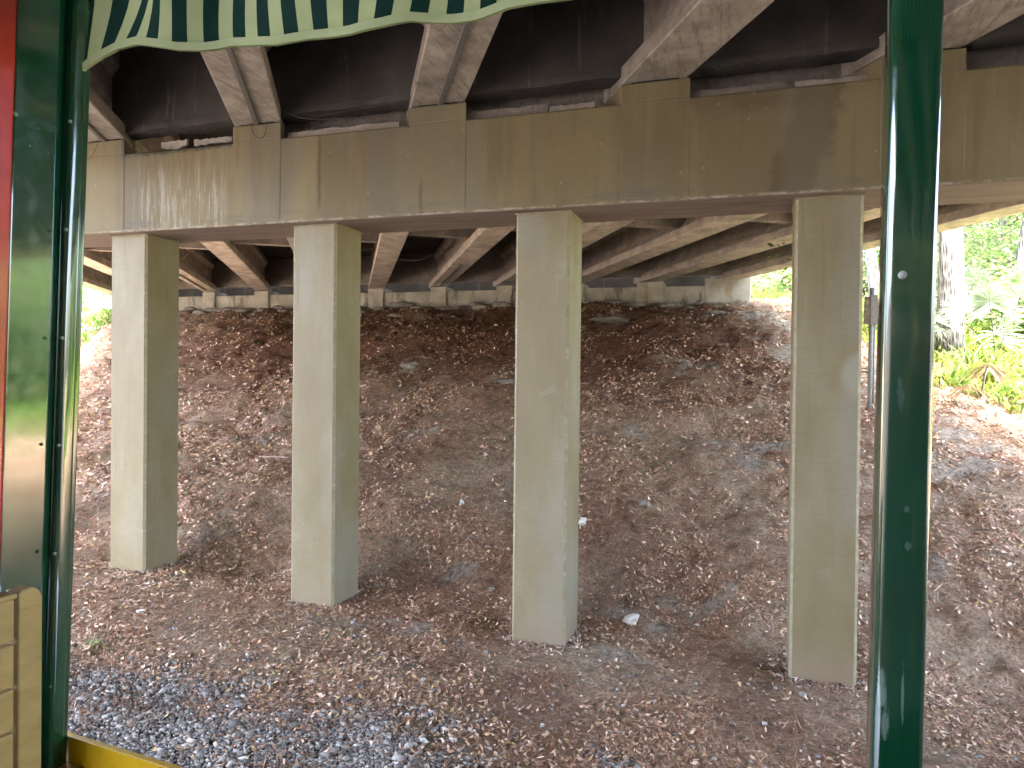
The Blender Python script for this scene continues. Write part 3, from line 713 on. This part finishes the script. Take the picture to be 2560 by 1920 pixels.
# bench back seen at the lower left
bx = -1.22
def yz(px, py): q = atX(px, py, bx); return q[1], q[2]
bench = thing('bench', (bx, yz(60, 1500)[0]-.2, ZF), 'tan painted wooden slatted bench back at the lower left corner', 'bench')
y1, zt = yz(93, 1280); y0, _ = yz(36, 1280); ylo = .25; zt = yz(70, 1268)[1]
mb = MB(); pr = [(y0+.004, ZF), (y1, ZF), (y1, zt-.022), (y1-.006, zt-.008), (y1-.018, zt), (y0+.010, zt-.001), (y0+.004, zt-.006)]
mb.loft([[(bx, a_, b_) for a_, b_ in pr], [(bx-.035, a_, b_) for a_, b_ in pr]]); build('end_board', mb, M_bench, bench, bevel=.004)
zs = [zt-.014]+[yz(15, q)[1] for q in (1397, 1495, 1590)]+[yz(15, 1590)[1]-.075*k for k in (1, 2, 3)]
mb = MB()
for k in range(len(zs)-1): mb.box(bx-.022, bx-.004, ylo, y0, zs[k+1]+.003, zs[k]-.001 if k else zs[0])
build('backrest', mb, M_bench, bench, bevel=.004)
mb = MB(); mb.box(bx-.034, bx+.002, ylo, y0+.002, zt-.014, zt-.002); build('top_rail', mb, M_bench, bench, bevel=.005)
mb = MB(); p = yz(18, 1262); mb.tube([(bx-.05, ylo, p[1]-.004), (bx-.05, p[0]-.05, p[1]-.002), (bx-.05, p[0]+.012, p[1]-.012)], [.013, .013, .009], 10)
build('grab_bar', mb, M_green, bench, smooth=True)

# ------------------------------------------------------------------ steel marker post behind the right column
bp = ground_at(1878, 887); tp = bp.copy(); sc_ = np.linalg.norm(bp)
def atD(px, py): v = ray(px, py); return v*(bp[1]/v[1])
sg = thing('signal_post', tuple(bp), 'thin galvanised post with a small perforated box, between right column and green post', 'post')
T = atD(1884, 622)
mb = MB(); mb.tube([bp-np.array((0, 0, .15)), (bp+T)/2, T], .045, 10); build('pole', mb, M_steel, sg, smooth=True)
q0, q1 = atD(1889, 700), atD(1886, 870); mb = MB(); mb.tube([q0, q1], .022, 8); build('side_rod', mb, M_steel, sg, smooth=True)
q0, q1 = atD(1867, 641), atD(1881, 700); mb = MB(); mb.box(q0[0], q1[0], bp[1]-.06, bp[1]+.02, q1[2], q0[2]); o = build('box', mb, M_rub, sg, bevel=.01)
q0, q1 = atD(1880, 638), atD(1897, 702); mb = MB(); mb.box(q0[0], q1[0], bp[1]-.08, bp[1]+.05, q1[2], q0[2]); build('channel', mb, M_steel, sg, bevel=.01)
q0 = atD(1862, 796); mb = MB(); mb.tube([q0, atD(1881, 796)], .02, 6); build('bracket', mb, M_steel, sg)

# ------------------------------------------------------------------ vegetation
def leaves(P, size, tint, flatness=.6, aspect=.45):
    n = len(P); d = rng.normal(size=(n, 3)); d[:, 2] *= .5; d /= np.linalg.norm(d, axis=1)[:, None]
    u = rng.normal(size=(n, 3)); u = np.cross(d, u); u /= np.linalg.norm(u, axis=1)[:, None]
    s = size*rng.uniform(.6, 1.4, n)[:, None]; a_ = d*s; b_ = u*s*aspect
    return np.stack([P-a_, P+b_-a_*.1, P+a_, P-b_-a_*.1], 1)
def tints(n, pal, j=.25):
    pal = np.array(pal); c = pal[rng.integers(0, len(pal), n)]; return np.clip(c*(1+rng.normal(size=(n, 1))*j), .005, 1)
PALG = [(.16, .27, .07), (.11, .21, .05), (.24, .36, .09), (.08, .14, .05), (.3, .38, .16), (.34, .4, .24), (.22, .2, .12)]
PALD = [(.05, .10, .03), (.035, .075, .025), (.08, .14, .04), (.12, .18, .07)]
def tree(x, y, h, r, seed, lab, nleaf=9000, crown=(2.5, .35), lean=.05, grp='trees beyond the bridge', moss=True, pal=PALG, lsize=.085):
    rr = random.Random(seed); z0 = float(terr(x, y))-.15
    t = thing('tree', (x, y, z0), lab, 'tree', grp)
    mb = MB(); N = 14; path = []; rad = []
    dx, dy = rr.uniform(-lean, lean), rr.uniform(-lean, lean)
    for i in range(N):
        f = i/(N-1); path.append((x+dx*h*f+.12*math.sin(f*7+seed), y+dy*h*f+.1*math.sin(f*5+seed*2), z0+h*.85*f)); rad.append(r*(1.25-.25*min(1, f*12))*(1-.72*f))
    mb.tube(path, rad, 14)
    tips = []
    for k in range(13):
        f = rr.uniform(crown[1], .97); i = int(f*(N-1)); p = Vector(path[i]); az = rr.uniform(0, 6.28); L_ = crown[0]*rr.uniform(.6, 1.25)*(1.2-f*.5)
        e_ = p+Vector((math.cos(az)*L_, math.sin(az)*L_, L_*rr.uniform(.05, .7))); mid = (p+e_)/2+Vector((rr.uniform(-.3, .3), rr.uniform(-.3, .3), rr.uniform(0, .4)))
        mb.tube([p, mid, e_], [rad[i]*.45, rad[i]*.25, .02], 6); tips += [e_, mid]
        for q in range(3):
            b_ = mid.lerp(e_, rr.random())+Vector((0, 0, 0)); e2 = b_+Vector((rr.uniform(-1, 1), rr.uniform(-1, 1), rr.uniform(-.5, .8)))*crown[0]*.45
            mb.tube([b_, e2], [.03, .008], 5); tips.append(e2)
    build('trunk', mb, M_bark, t, smooth=True)
    T_ = np.array([tuple(q) for q in tips]); ci = rng.integers(0, len(T_), nleaf); sub = rng.integers(0, 9, nleaf)
    offs = rng.normal(size=(len(T_), 9, 3))*crown[0]*.30
    P = T_[ci]+offs[ci, sub]+rng.normal(size=(nleaf, 3))*crown[0]*.10
    sh = rng.uniform(.7, 1.3, (len(T_), 9))[ci, sub][:, None]
    cloud('crown', leaves(P, lsize, None), QUAD, tints(nleaf, pal)*sh, M_leaf, t)
    if moss:
        k = 240; B = T_[rng.integers(0, len(T_), k)]+rng.normal(size=(k, 3))*.35; L_ = rng.uniform(.3, 1.3, k); w_ = .012+rng.uniform(0, .02, k); a_ = rng.uniform(0, 3.14, k)
        du = np.stack([np.cos(a_)*w_, np.sin(a_)*w_, a_*0], 1); dn = np.stack([a_*0+.05, a_*0, -L_], 1)
        cloud('moss', np.stack([B-du, B+du, B+dn+du*.2, B+dn-du*.2], 1), QUAD, tints(k, [(.32, .36, .28), (.25, .28, .22)], .1), M_leaf, t)['kind'] = 'stuff'
    return t
def shrub(x, y, h, rad, lab, n=2600, grp='shrubs beyond the bridge', pal=PALG, lsize=.07):
    z0 = float(terr(x, y)); t = thing('shrub', (x, y, z0), lab, 'shrub', grp); mb = MB(); tips = []
    for k in range(11):
        az, s = random.uniform(0, 6.28), random.uniform(.2, 1); e_ = Vector((x+math.cos(az)*rad*s, y+math.sin(az)*rad*s, z0+h*random.uniform(.5, 1)))
        m_ = Vector((x, y, z0)).lerp(e_, .5)+Vector((0, 0, .1*h)); mb.tube([(x, y, z0-.05), m_, e_], [.022, .014, .005], 5); tips += [m_, e_, m_.lerp(e_, .5)]
    build('stem', mb, M_bark, t, smooth=True)
    T_ = np.array([tuple(q) for q in tips]); P = T_[rng.integers(0, len(T_), n)]+rng.normal(size=(n, 3))*np.array([rad*.28, rad*.28, h*.16])
    P[:, 2] = np.maximum(P[:, 2], z0+.05)
    cloud('foliage', leaves(P, lsize, None), QUAD, tints(n, pal), M_leaf, t)
# right-hand wood: positions found by looking along photo columns onto the hillside
def hill(px, Y): v = ray(px, 800); return v[0]*Y/v[1], Y
tr = [(2034, 19.5, 13, .31, 'large pale oak trunk right of the green post', 2.8, .42),
      (1886, 27.0, 12, .22, 'slim grey oak trunk left of the green post', 2.2, .45),
      (2150, 27.0, 12, .15, 'thin tree behind the palmettos', 2.6, .2), (2205, 22.0, 11, .17, 'dark slim trunk at the right edge', 2.4, .35),
      (2085, 33.0, 13, .2, 'tree far back behind the large oak trunk', 3., .15), (1960, 36.0, 13, .2, 'far tree behind the green post', 3., .15),
      (2260, 34.0, 14, .22, 'far tree beyond the right edge', 3.2, .15), (1700, 34.0, 12, .18, 'tree behind the abutment\'s right end', 2.8, .08),
      (1790, 40.0, 13, .2, 'far tree behind the right column', 3., .1), (1640, 42.0, 13, .2, 'farthest tree over the abutment end block', 3., .08),
      (2330, 26.0, 13, .2, 'tree outside the right edge of the view', 3., .2)]
for i, (px, Y, h, r, lab, cr, c0) in enumerate(tr):
    x, y = hill(px, Y); tree(x, y, h, r, 20+i, lab, 9000 if Y < 30 else 8000, (cr, c0), pal=PALG, lsize=.075 if Y < 30 else .10, moss=i in (0, 2, 3, 4))
sh = [(1665, 30, 2.2, 1.4), (1700, 27.5, 1.9, 1.2), (1650, 36, 3.2, 1.8), (1730, 33, 3., 1.8), (1905, 30, 3, 1.7), (2080, 25, 2.6, 1.4), (2130, 23, 1.7, 1.1), (2190, 24.5, 3., 1.6), (2230, 20, 1.8, 1.1), (2160, 30, 4, 2.), (2050, 30, 4., 2.), (2110, 38, 5, 2.4), (1990, 26, 2.4, 1.3), (2240, 29, 4, 2.)]
slab = ['low shrub behind the abutment end block', 'leafy shrub right of the abutment end', 'tall shrub behind the abutment end', 'rounded shrub left of the right column', 'shrub between right column and green post, below slim oak',
        'shrub behind the grey palmetto', 'small shrub among the palmettos', 'tall shrub near the right edge', 'low bush at the right edge above the ferns', 'high thicket far behind the palmettos', 'high thicket behind the large oak trunk', 'farthest thicket on the right hillside',
        'shrub just behind the green post', 'far thicket at the right edge']
for x, y, h in ((21, 17.5, 5), (25, 21, 6), (28, 25.5, 7), (19, 22, 5)):
    shrub(x, y, h, 2.6, 'tall thicket right of the bridge, outside the view', 4500, 'thickets outside the view', lsize=.14)
for (px, Y, h, r), lab in zip(sh, slab):
    x, y = hill(px, Y); shrub(x, y, h, r, lab, 3000 if Y < 28 else 4200, lsize=.065 if Y < 28 else .09)
# left-hand side
for i, (x, y, lab) in enumerate([(-37, 34, 'tree far left under the exterior girder'), (-44, 27, 'tree far left beyond the embankment edge'), (-30, 44, 'tree behind the abutment on the left')]):
    tree(x, y, 9, .2, 60+i, lab, 7000, (2.8, .1), grp='trees on the left side', moss=False, lsize=.1)
for i, (x, y, lab) in enumerate([(-28.5, 23.5, 'shrub at the left edge of the bank below the exterior girder'), (-31, 26, 'taller shrub at the left edge behind the bank')]):
    shrub(x, y, 1.5, 1.3, lab, 3500, 'shrubs on the left bank')
# trees on the other side of the line, behind the viewer, that the gloss paint reflects
for i, (x, y, h) in enumerate([(27, 9, 8), (25, 17, 8), (31, -3, 8), (17, 21, 7)]):
    tree(x, y, h, .22, 80+i, ('tree right of the bridge beyond the view', 'tree out of view right of the embankment', 'tree out of view behind the right parapet', 'tree out of view beyond the right ferns', 'tree out of view far right', 'tree out of view behind on the left', 'tree out of view behind the train')[i],
         5000, (2.6, .08), grp='trees outside the view', moss=False, lsize=.13)

def palmetto(px, Y, h, lab, dead=False, nf=9):
    x, y = hill(px, Y); z0 = float(terr(x, y)); t = thing('palmetto', (x, y, z0), lab, 'palmetto', 'palmettos on the right hillside')
    for k in range(nf):
        az = random.uniform(0, 6.28); el = random.uniform(.25, 1.2) if not dead else random.uniform(-.2, .5); L_ = h*random.uniform(.7, 1.1)
        b_ = Vector((x, y, z0)); tip = b_+Vector((math.cos(az)*math.cos(el)*L_, math.sin(az)*math.cos(el)*L_, math.sin(el)*L_+.25))
        mb = MB(); mb.tube([b_, b_.lerp(tip, .5)+Vector((0, 0, .12)), tip], .012, 5)
        d = (tip-b_).normalized(); u = d.cross(Vector((0, 0, 1))).normalized(); n_ = u.cross(d); Rr = .55*random.uniform(.8, 1.2); q = 26; Q = []
        for j in range(q):
            a_ = (j/(q-1)-.5)*math.radians(240); dr = d*math.cos(a_)+u*math.sin(a_)+n_*.12*math.cos(j*2.)+Vector((0, 0, -.12 if not dead else -.75)); dr.normalize()
            pp = dr.cross(n_).normalized()*.018; e_ = tip+dr*Rr; m_ = tip+dr*Rr*.5
            Q.append([tip, m_+pp, e_+Vector((0, 0, -.07)), m_-pp])
        cloud('frond', np.array([[tuple(c_) for c_ in z] for z in Q]), QUAD, tints(q, [(.34, .24, .13), (.27, .19, .11)] if dead else [(.25, .32, .21), (.32, .38, .28), (.2, .27, .15)], .15), M_leaf, t)
        if k < 3: build('stalk', mb, M_bark, t)
palmetto(2085, 18.2, 1.3, 'grey green palmetto right of the large oak trunk'); palmetto(2150, 18.6, 1.5, 'palmetto with fan leaves near the right edge'); palmetto(2120, 16.8, .8, 'brown dead palmetto with drooping fans', True, 8)
palmetto(2190, 20.5, 1.4, 'palmetto behind at the right edge'); palmetto(2060, 21.0, 1.3, 'palmetto close behind the large oak trunk')

# ferny undergrowth (one mass each side)
def undergrowth(name, P, hmin, hmax, pal, lab):
    n = len(P); P = P.copy(); P[:, 2] = terr(P[:, 0], P[:, 1])-.02
    h = rng.uniform(hmin, hmax, n); az = rng.uniform(0, 6.28, n); tl = rng.uniform(.2, .9, n)
    dr = np.stack([np.cos(az)*tl, np.sin(az)*tl, np.ones(n)], 1)*h[:, None]; w_ = h*.10
    sd_ = np.stack([-np.sin(az)*w_, np.cos(az)*w_, w_*0], 1); mid = P+dr*.55; tip = P+dr*np.array([1.25, 1.25, .8])
    Vq = np.stack([P, mid+sd_, tip, mid-sd_], 1); o = cloud(name, Vq, QUAD, tints(n, pal, .2), M_leaf)
    tag(o, lab, 'undergrowth', kind='stuff'); return o
cand = np.stack([rng.uniform(1.0, 16, 90000), rng.uniform(12.5, 27, 90000), np.zeros(90000)], 1)
b0 = ground_at(2005, 790); b1 = ground_at(2212, 905)
# photo boundary line of the ferns on the hillside, in plan
edgeY = lambda x: np.interp(x, [b0[0]-3, b0[0], b1[0], b1[0]+8], [b0[1]+4.5, b0[1], b1[1], b1[1]-1])
kp = (rng.random(len(cand)) < np.clip((cand[:, 1]-edgeY(cand[:, 0])+2.2*fbm(cand[:, 0], cand[:, 1], .7, 4, 41)+.9)*.6, 0, 1)**1.5) & (fbm(cand[:, 0], cand[:, 1], .9, 3, 43) > -.3)
undergrowth('fern_undergrowth', cand[kp][:48000], .14, .42, [(.18, .3, .05), (.26, .4, .07), (.12, .22, .05), (.36, .46, .12), (.34, .38, .08), (.3, .26, .12)], 'bright green ferns and low plants on the right hillside')
cand = np.stack([rng.uniform(-36, -19, 40000), rng.uniform(18.5, 34, 40000), np.zeros(40000)], 1)
kp = (cand[:, 0]+.35*(cand[:, 1]-18) < -21.5+1.2*fbm(cand[:, 0], cand[:, 1], .6, 3, 44)) & ((cand[:, 1] < 23) | (cand[:, 1] > 24.8) | (cand[:, 0] < -26.6)) 
undergrowth('grass', cand[kp][:20000], .12, .35, [(.14, .26, .04), (.2, .32, .07), (.1, .2, .04)], 'bright green grass at the left edge of the bank')
cand = np.stack([rng.uniform(-12, 1.0, 9000), rng.uniform(26, 40, 9000), np.zeros(9000)], 1)
undergrowth('grass', cand, .3, .8, [(.14, .26, .04), (.2, .32, .07), (.1, .2, .04)], 'green growth behind the abutment on the crest')

cand = np.stack([rng.uniform(15, 36, 16000), rng.uniform(6, 32, 16000), np.zeros(16000)], 1)
undergrowth('grass', cand, .3, .8, [(.14, .26, .04), (.2, .32, .07), (.1, .2, .04)], 'green growth on the open ground right of the bridge')
# ------------------------------------------------------------------ litter, needles, gravel
def in_view(x, y, m=.06):
    z = terr(x, y); d = x*fw[0]+y*fw[1]+z*fw[2]
    a_ = (x*RT[0]+y*RT[1]+z*RT[2])/d*FPX/1280; b_ = (x*UP[0]+y*UP[1]+z*UP[2])/d*FPX/960
    return (d > 1) & (np.abs(a_) < 1+m*3) & (b_ > -1-m*2) & (b_ < 1)
def scatter(n, x0=-30, x1=13, y0=3, y1=24.5, p=1.3):
    N = n*6; x = rng.uniform(x0, x1, N); y = rng.uniform(y0, y1, N)
    k = in_view(x, y); x, y = x[k], y[k]; w_ = (6/np.hypot(x, y))**p; k = rng.random(len(x)) < np.clip(w_, 0, 1); x, y = x[k][:n], y[k][:n]
    incol = np.zeros(len(x), bool)
    for i in range(4):
        cx_ = COLX+i*CSP; incol |= (x > cx_-.02) & (x < cx_+CW+.02) & (y > D+DF-.02) & (y < D+DF+CW+.02)
    incol |= (y > DA-.05) & (x < AR+.1) & (x > AL)
    return x[~incol], y[~incol]
def normals(x, y):
    e_ = .06; dzx = (terr(x+e_, y)-terr(x-e_, y))/(2*e_); dzy = (terr(x, y+e_)-terr(x, y-e_))/(2*e_)
    n = np.stack([-dzx, -dzy, np.ones(len(x))], 1); return n/np.linalg.norm(n, axis=1)[:, None]
def flakes(x, y, length, asp, tilt, tint, lift, curl=.25):
    n = len(x); N = normals(x, y)+rng.normal(size=(n, 3))*tilt; N /= np.linalg.norm(N, axis=1)[:, None]
    a_ = rng.normal(size=(n, 3)); u = np.cross(N, a_); u /= np.linalg.norm(u, axis=1)[:, None]; v = np.cross(N, u)
    P = np.stack([x, y, terr(x, y)+lift], 1); L_ = length[:, None]; W_ = (length*asp)[:, None]
    c_ = N*L_*curl*rng.uniform(-.3, 1, (n, 1))
    return np.stack([P-u*L_/2+c_, P-u*L_*.1+v*W_/2, P+u*L_/2+c_, P-u*L_*.1-v*W_/2], 1)
def foot_ring(n):
    a_ = []
    for i in range(4):
        cx_ = COLX+i*CSP; t = rng.uniform(0, 4, n); u = (t % 1)*CW; o_ = np.abs(rng.normal(size=n))*.09+.005; q = np.floor(t)
        a_.append(np.stack([np.where(q == 0, cx_+u, np.where(q == 1, cx_+CW+o_, np.where(q == 2, cx_+u, cx_-o_))), np.where(q == 0, D+DF-o_, np.where(q == 1, D+DF+u, np.where(q == 2, D+DF+CW+o_, D+DF+u))), np.maximum(0, .035-o_*.3)], 1))
    return np.concatenate(a_)
PL = [(.56, .43, .35), (.66, .55, .47), (.34, .22, .17), (.25, .15, .11), (.45, .33, .26), (.14, .09, .07), (.74, .68, .62), (.22, .14, .1), (.5, .42, .25)]
x, y = scatter(210000); s_, g_, n_ = masks(x, y)
k = rng.random(len(x)) < (1-.75*s_)*(1-.7*g_)*(1-.45*n_)*np.clip(.7+2.3*fbm(x, y, 1.1, 4, 51), .08, 1); x, y = x[k], y[k]
dist = np.hypot(x, y)
Vq = flakes(x, y, rng.uniform(.027, .08, len(x))*np.clip(dist/10, .9, 1.8), rng.uniform(.25, .55, len(x)), .35, None, rng.uniform(.0, .03, len(x)))
tag(cloud('leaf_litter', Vq, QUAD, tints(len(x), PL, .2)*np.array([1.18, 1.02, .86]), M_leaflit), 'scattered dry tan and brown leaves covering the slope', 'leaf litter', kind='stuff')
FR = foot_ring(1500); n_f = len(FR)
Vf = flakes(FR[:, 0], FR[:, 1], rng.uniform(.03, .09, n_f), rng.uniform(.15, .5, n_f), .5, None, FR[:, 2]*rng.random(n_f))
tag(cloud('leaf_drift', Vf, QUAD, tints(n_f, PL, .25), M_leaflit), 'dry leaves drifted against the feet of the columns', 'leaf litter', kind='stuff')
x, y = scatter(250000, p=1.0); s_, g_, n_ = masks(x, y)
k = rng.random(len(x)) < (1-.85*s_)*(1-.8*g_)*np.clip(.75+2.*fbm(x, y, 1.4, 4, 52), .15, 1); x, y = x[k], y[k]; n_ = masks(x, y)[2]
Vq = flakes(x, y, rng.uniform(.07, .2, len(x)), .035*np.clip(np.hypot(x, y)/9, .8, 2), .18, None, rng.uniform(.0, .045, len(x)), .12)
tn = tints(len(x), [(.33, .19, .14), (.24, .125, .09), (.42, .28, .21), (.55, .43, .36), (.16, .09, .065)], .2)
tn2 = tints(len(x), [(.28, .13, .085), (.2, .09, .06), (.36, .2, .14), (.12, .06, .04)], .2)
tn = tn*np.array([1.24, 1.06, .86]); tn = np.where((rng.random(len(x)) < n_)[:, None], tn2, tn)
tag(cloud('pine_straw', Vq, QUAD, tn, M_leaflit), 'reddish brown pine needles matted over the slope', 'pine straw', kind='stuff')
CUBE = [(0, 3, 2, 1), (4, 5, 6, 7), (0, 1, 5, 4), (1, 2, 6, 5), (2, 3, 7, 6), (3, 0, 4, 7)]
x, y = scatter(130000, -8, 4, 2.8, 7.4, .5); s_, g_, n_ = masks(x, y); k = rng.random(len(x)) < np.clip(g_*(.85+1.*fbm(x, y, 1.6, 3, 61))+.02, 0, 1); x, y = x[k], y[k]; n = len(x)
base = np.array([(-1, -1, -1), (1, -1, -1), (1, 1, -1), (-1, 1, -1), (-1, -1, 1), (1, -1, 1), (1, 1, 1), (-1, 1, 1)], float)*.5
sz = rng.lognormal(-4.42, .52, n)
Vs = base[None]*(1+rng.normal(size=(n, 8, 3))*.22); Vs[:, 4:, :2] *= .72
an = rng.uniform(0, 6.28, n); tl = rng.normal(size=n)*.5
ca, sa, ct, st = np.cos(an), np.sin(an), np.cos(tl), np.sin(tl)
Vs = Vs*(sz[:, None, None])*np.array([1.25, .9, .7])
yy_, zz_ = Vs[:, :, 1]*ct[:, None]-Vs[:, :, 2]*st[:, None], Vs[:, :, 1]*st[:, None]+Vs[:, :, 2]*ct[:, None]
xx_ = Vs[:, :, 0]*ca[:, None]-yy_*sa[:, None]; yy2 = Vs[:, :, 0]*sa[:, None]+yy_*ca[:, None]
Vs = np.stack([xx_, yy2, zz_], 2)+np.stack([x, y, terr(x, y)+.014], 1)[:, None]
tag(cloud('gravel', Vs, CUBE, tints(n, [(.29, .28, .262), (.21, .2, .185), (.13, .125, .12), (.36, .355, .345), (.26, .23, .2), (.52, .51, .48), (.2, .15, .12)], .25), M_stone), 'grey railway ballast gravel at the lower left', 'gravel', kind='stuff')

# individual pale rocks and scraps of litter lying on the slope
def lump(px, py, s, sx, sz_, lab, m_, name='rock', cat='rock', seed=0):
    P = ground_at(px, py); bm = bmesh.new(); bmesh.ops.create_icosphere(bm, subdivisions=2, radius=s)
    mb = MB(); vs = []
    for v in bm.verts:
        d = 1+.9*float(vn(v.co.x/s*1.5+seed*3.1, v.co.y/s*1.5+v.co.z/s*2.3, seed))+.35*float(vn(v.co.x/s*4+seed, v.co.z/s*4+v.co.y/s*3, seed+9)); vs.append((P[0]+v.co.x*sx*d, P[1]+v.co.y*d, P[2]+s*sz_*.2+v.co.z*sz_*d))
    mb.add(vs, [[v.index for v in f.verts] for f in bm.faces]); bm.free(); tag(build(name, mb, m_), lab, cat)
L_ = [(1363, 1343, .085, 1.1, .9, 'white rock at the slope foot between middle and right columns', M_white, 'rock', 'rock'),
      (998, 1090, .06, .6, 1.1, 'upright white paper scrap left of the middle column', M_white, 'paper_scrap', 'scrap'),
      (1258, 1130, .07, 1., .9, 'white scrap touching the right side of the middle column', M_white, 'paper_scrap', 'scrap'),
      (1390, 1092, .08, 1, .9, 'grey white stone on the slope right of the middle column', M_rub, 'rock', 'rock'),
      (305, 1323, .045, 1.1, .9, 'small round white stone below the leftmost column', M_white, 'rock', 'rock'),
      (816, 1270, .04, 1.1, .9, 'small pale round stone right of the second column\'s foot', M_rub, 'rock', 'rock'),
      (1062, 1275, .05, 1., .8, 'pinkish stone just left of the middle column foot', M_rub, 'rock', 'rock'),
      (1022, 1163, .055, 1.2, .6, 'small crumpled pale scrap on the slope above the grey patch', M_rub, 'paper_scrap', 'scrap'),
      (988, 1068, .03, 1., .6, 'tiny red scrap above the upright white one', M_pink, 'plastic_scrap', 'scrap'),
      (672, 1306, .05, 1.6, .3, 'faded red scrap at the second column\'s foot', M_pink, 'plastic_scrap', 'scrap'),
      (1508, 1352, .03, 1, .7, 'tiny white pebble left of the right column foot', M_white, 'rock', 'rock'),
      (880, 792, .2, 1.3, .55, 'pale rock poking out of the straw high on the slope', M_rub, 'rock', 'rock'),
      (1095, 828, .13, 1.3, .6, 'pale rock half buried left of the middle column', M_rub, 'rock', 'rock'),
      (196, 712, .25, 2.2, .35, 'flat pale rock slab at the left edge of the bank', M_rub, 'rock', 'rock'),
      (1320, 693, .3, 1.7, .35, 'broad pale rock below the abutment right of the middle column', M_rub, 'rock', 'rock')]
for i, q in enumerate(L_): lump(*q[:7], name=q[7], cat=q[8], seed=i+1)
# a small weed by the gravel
P = ground_at(205, 1400); t = thing('weed', tuple(P), 'tiny green weed sprouting by the gravel at lower left', 'weed')
Q = P+rng.normal(size=(40, 3))*np.array([.07, .07, .02])+np.array([0, 0, .05])
mb = MB()
for q in Q[:5]: mb.tube([P, q], .0025, 4)
cloud('leaf_cluster', leaves(Q, .02, None), QUAD, tints(40, [(.2, .3, .1)], .2), M_leaf, t)['kind'] = 'stuff'; build('stem', mb, M_leaf, t)['kind'] = 'stuff'
# stick on the slope
a_, b_ = ground_at(560, 990), ground_at(640, 994)
mb = MB(); mb.tube([a_+np.array((0, 0, .03)), (a_+b_)/2+np.array((0, 0, .05)), b_+np.array((0, 0, .03))], .012, 6)
tag(build('stick', mb, flat('dry_stick', (.5, .4, .33)), smooth=True), 'pale thin stick lying between the two left columns', 'stick')
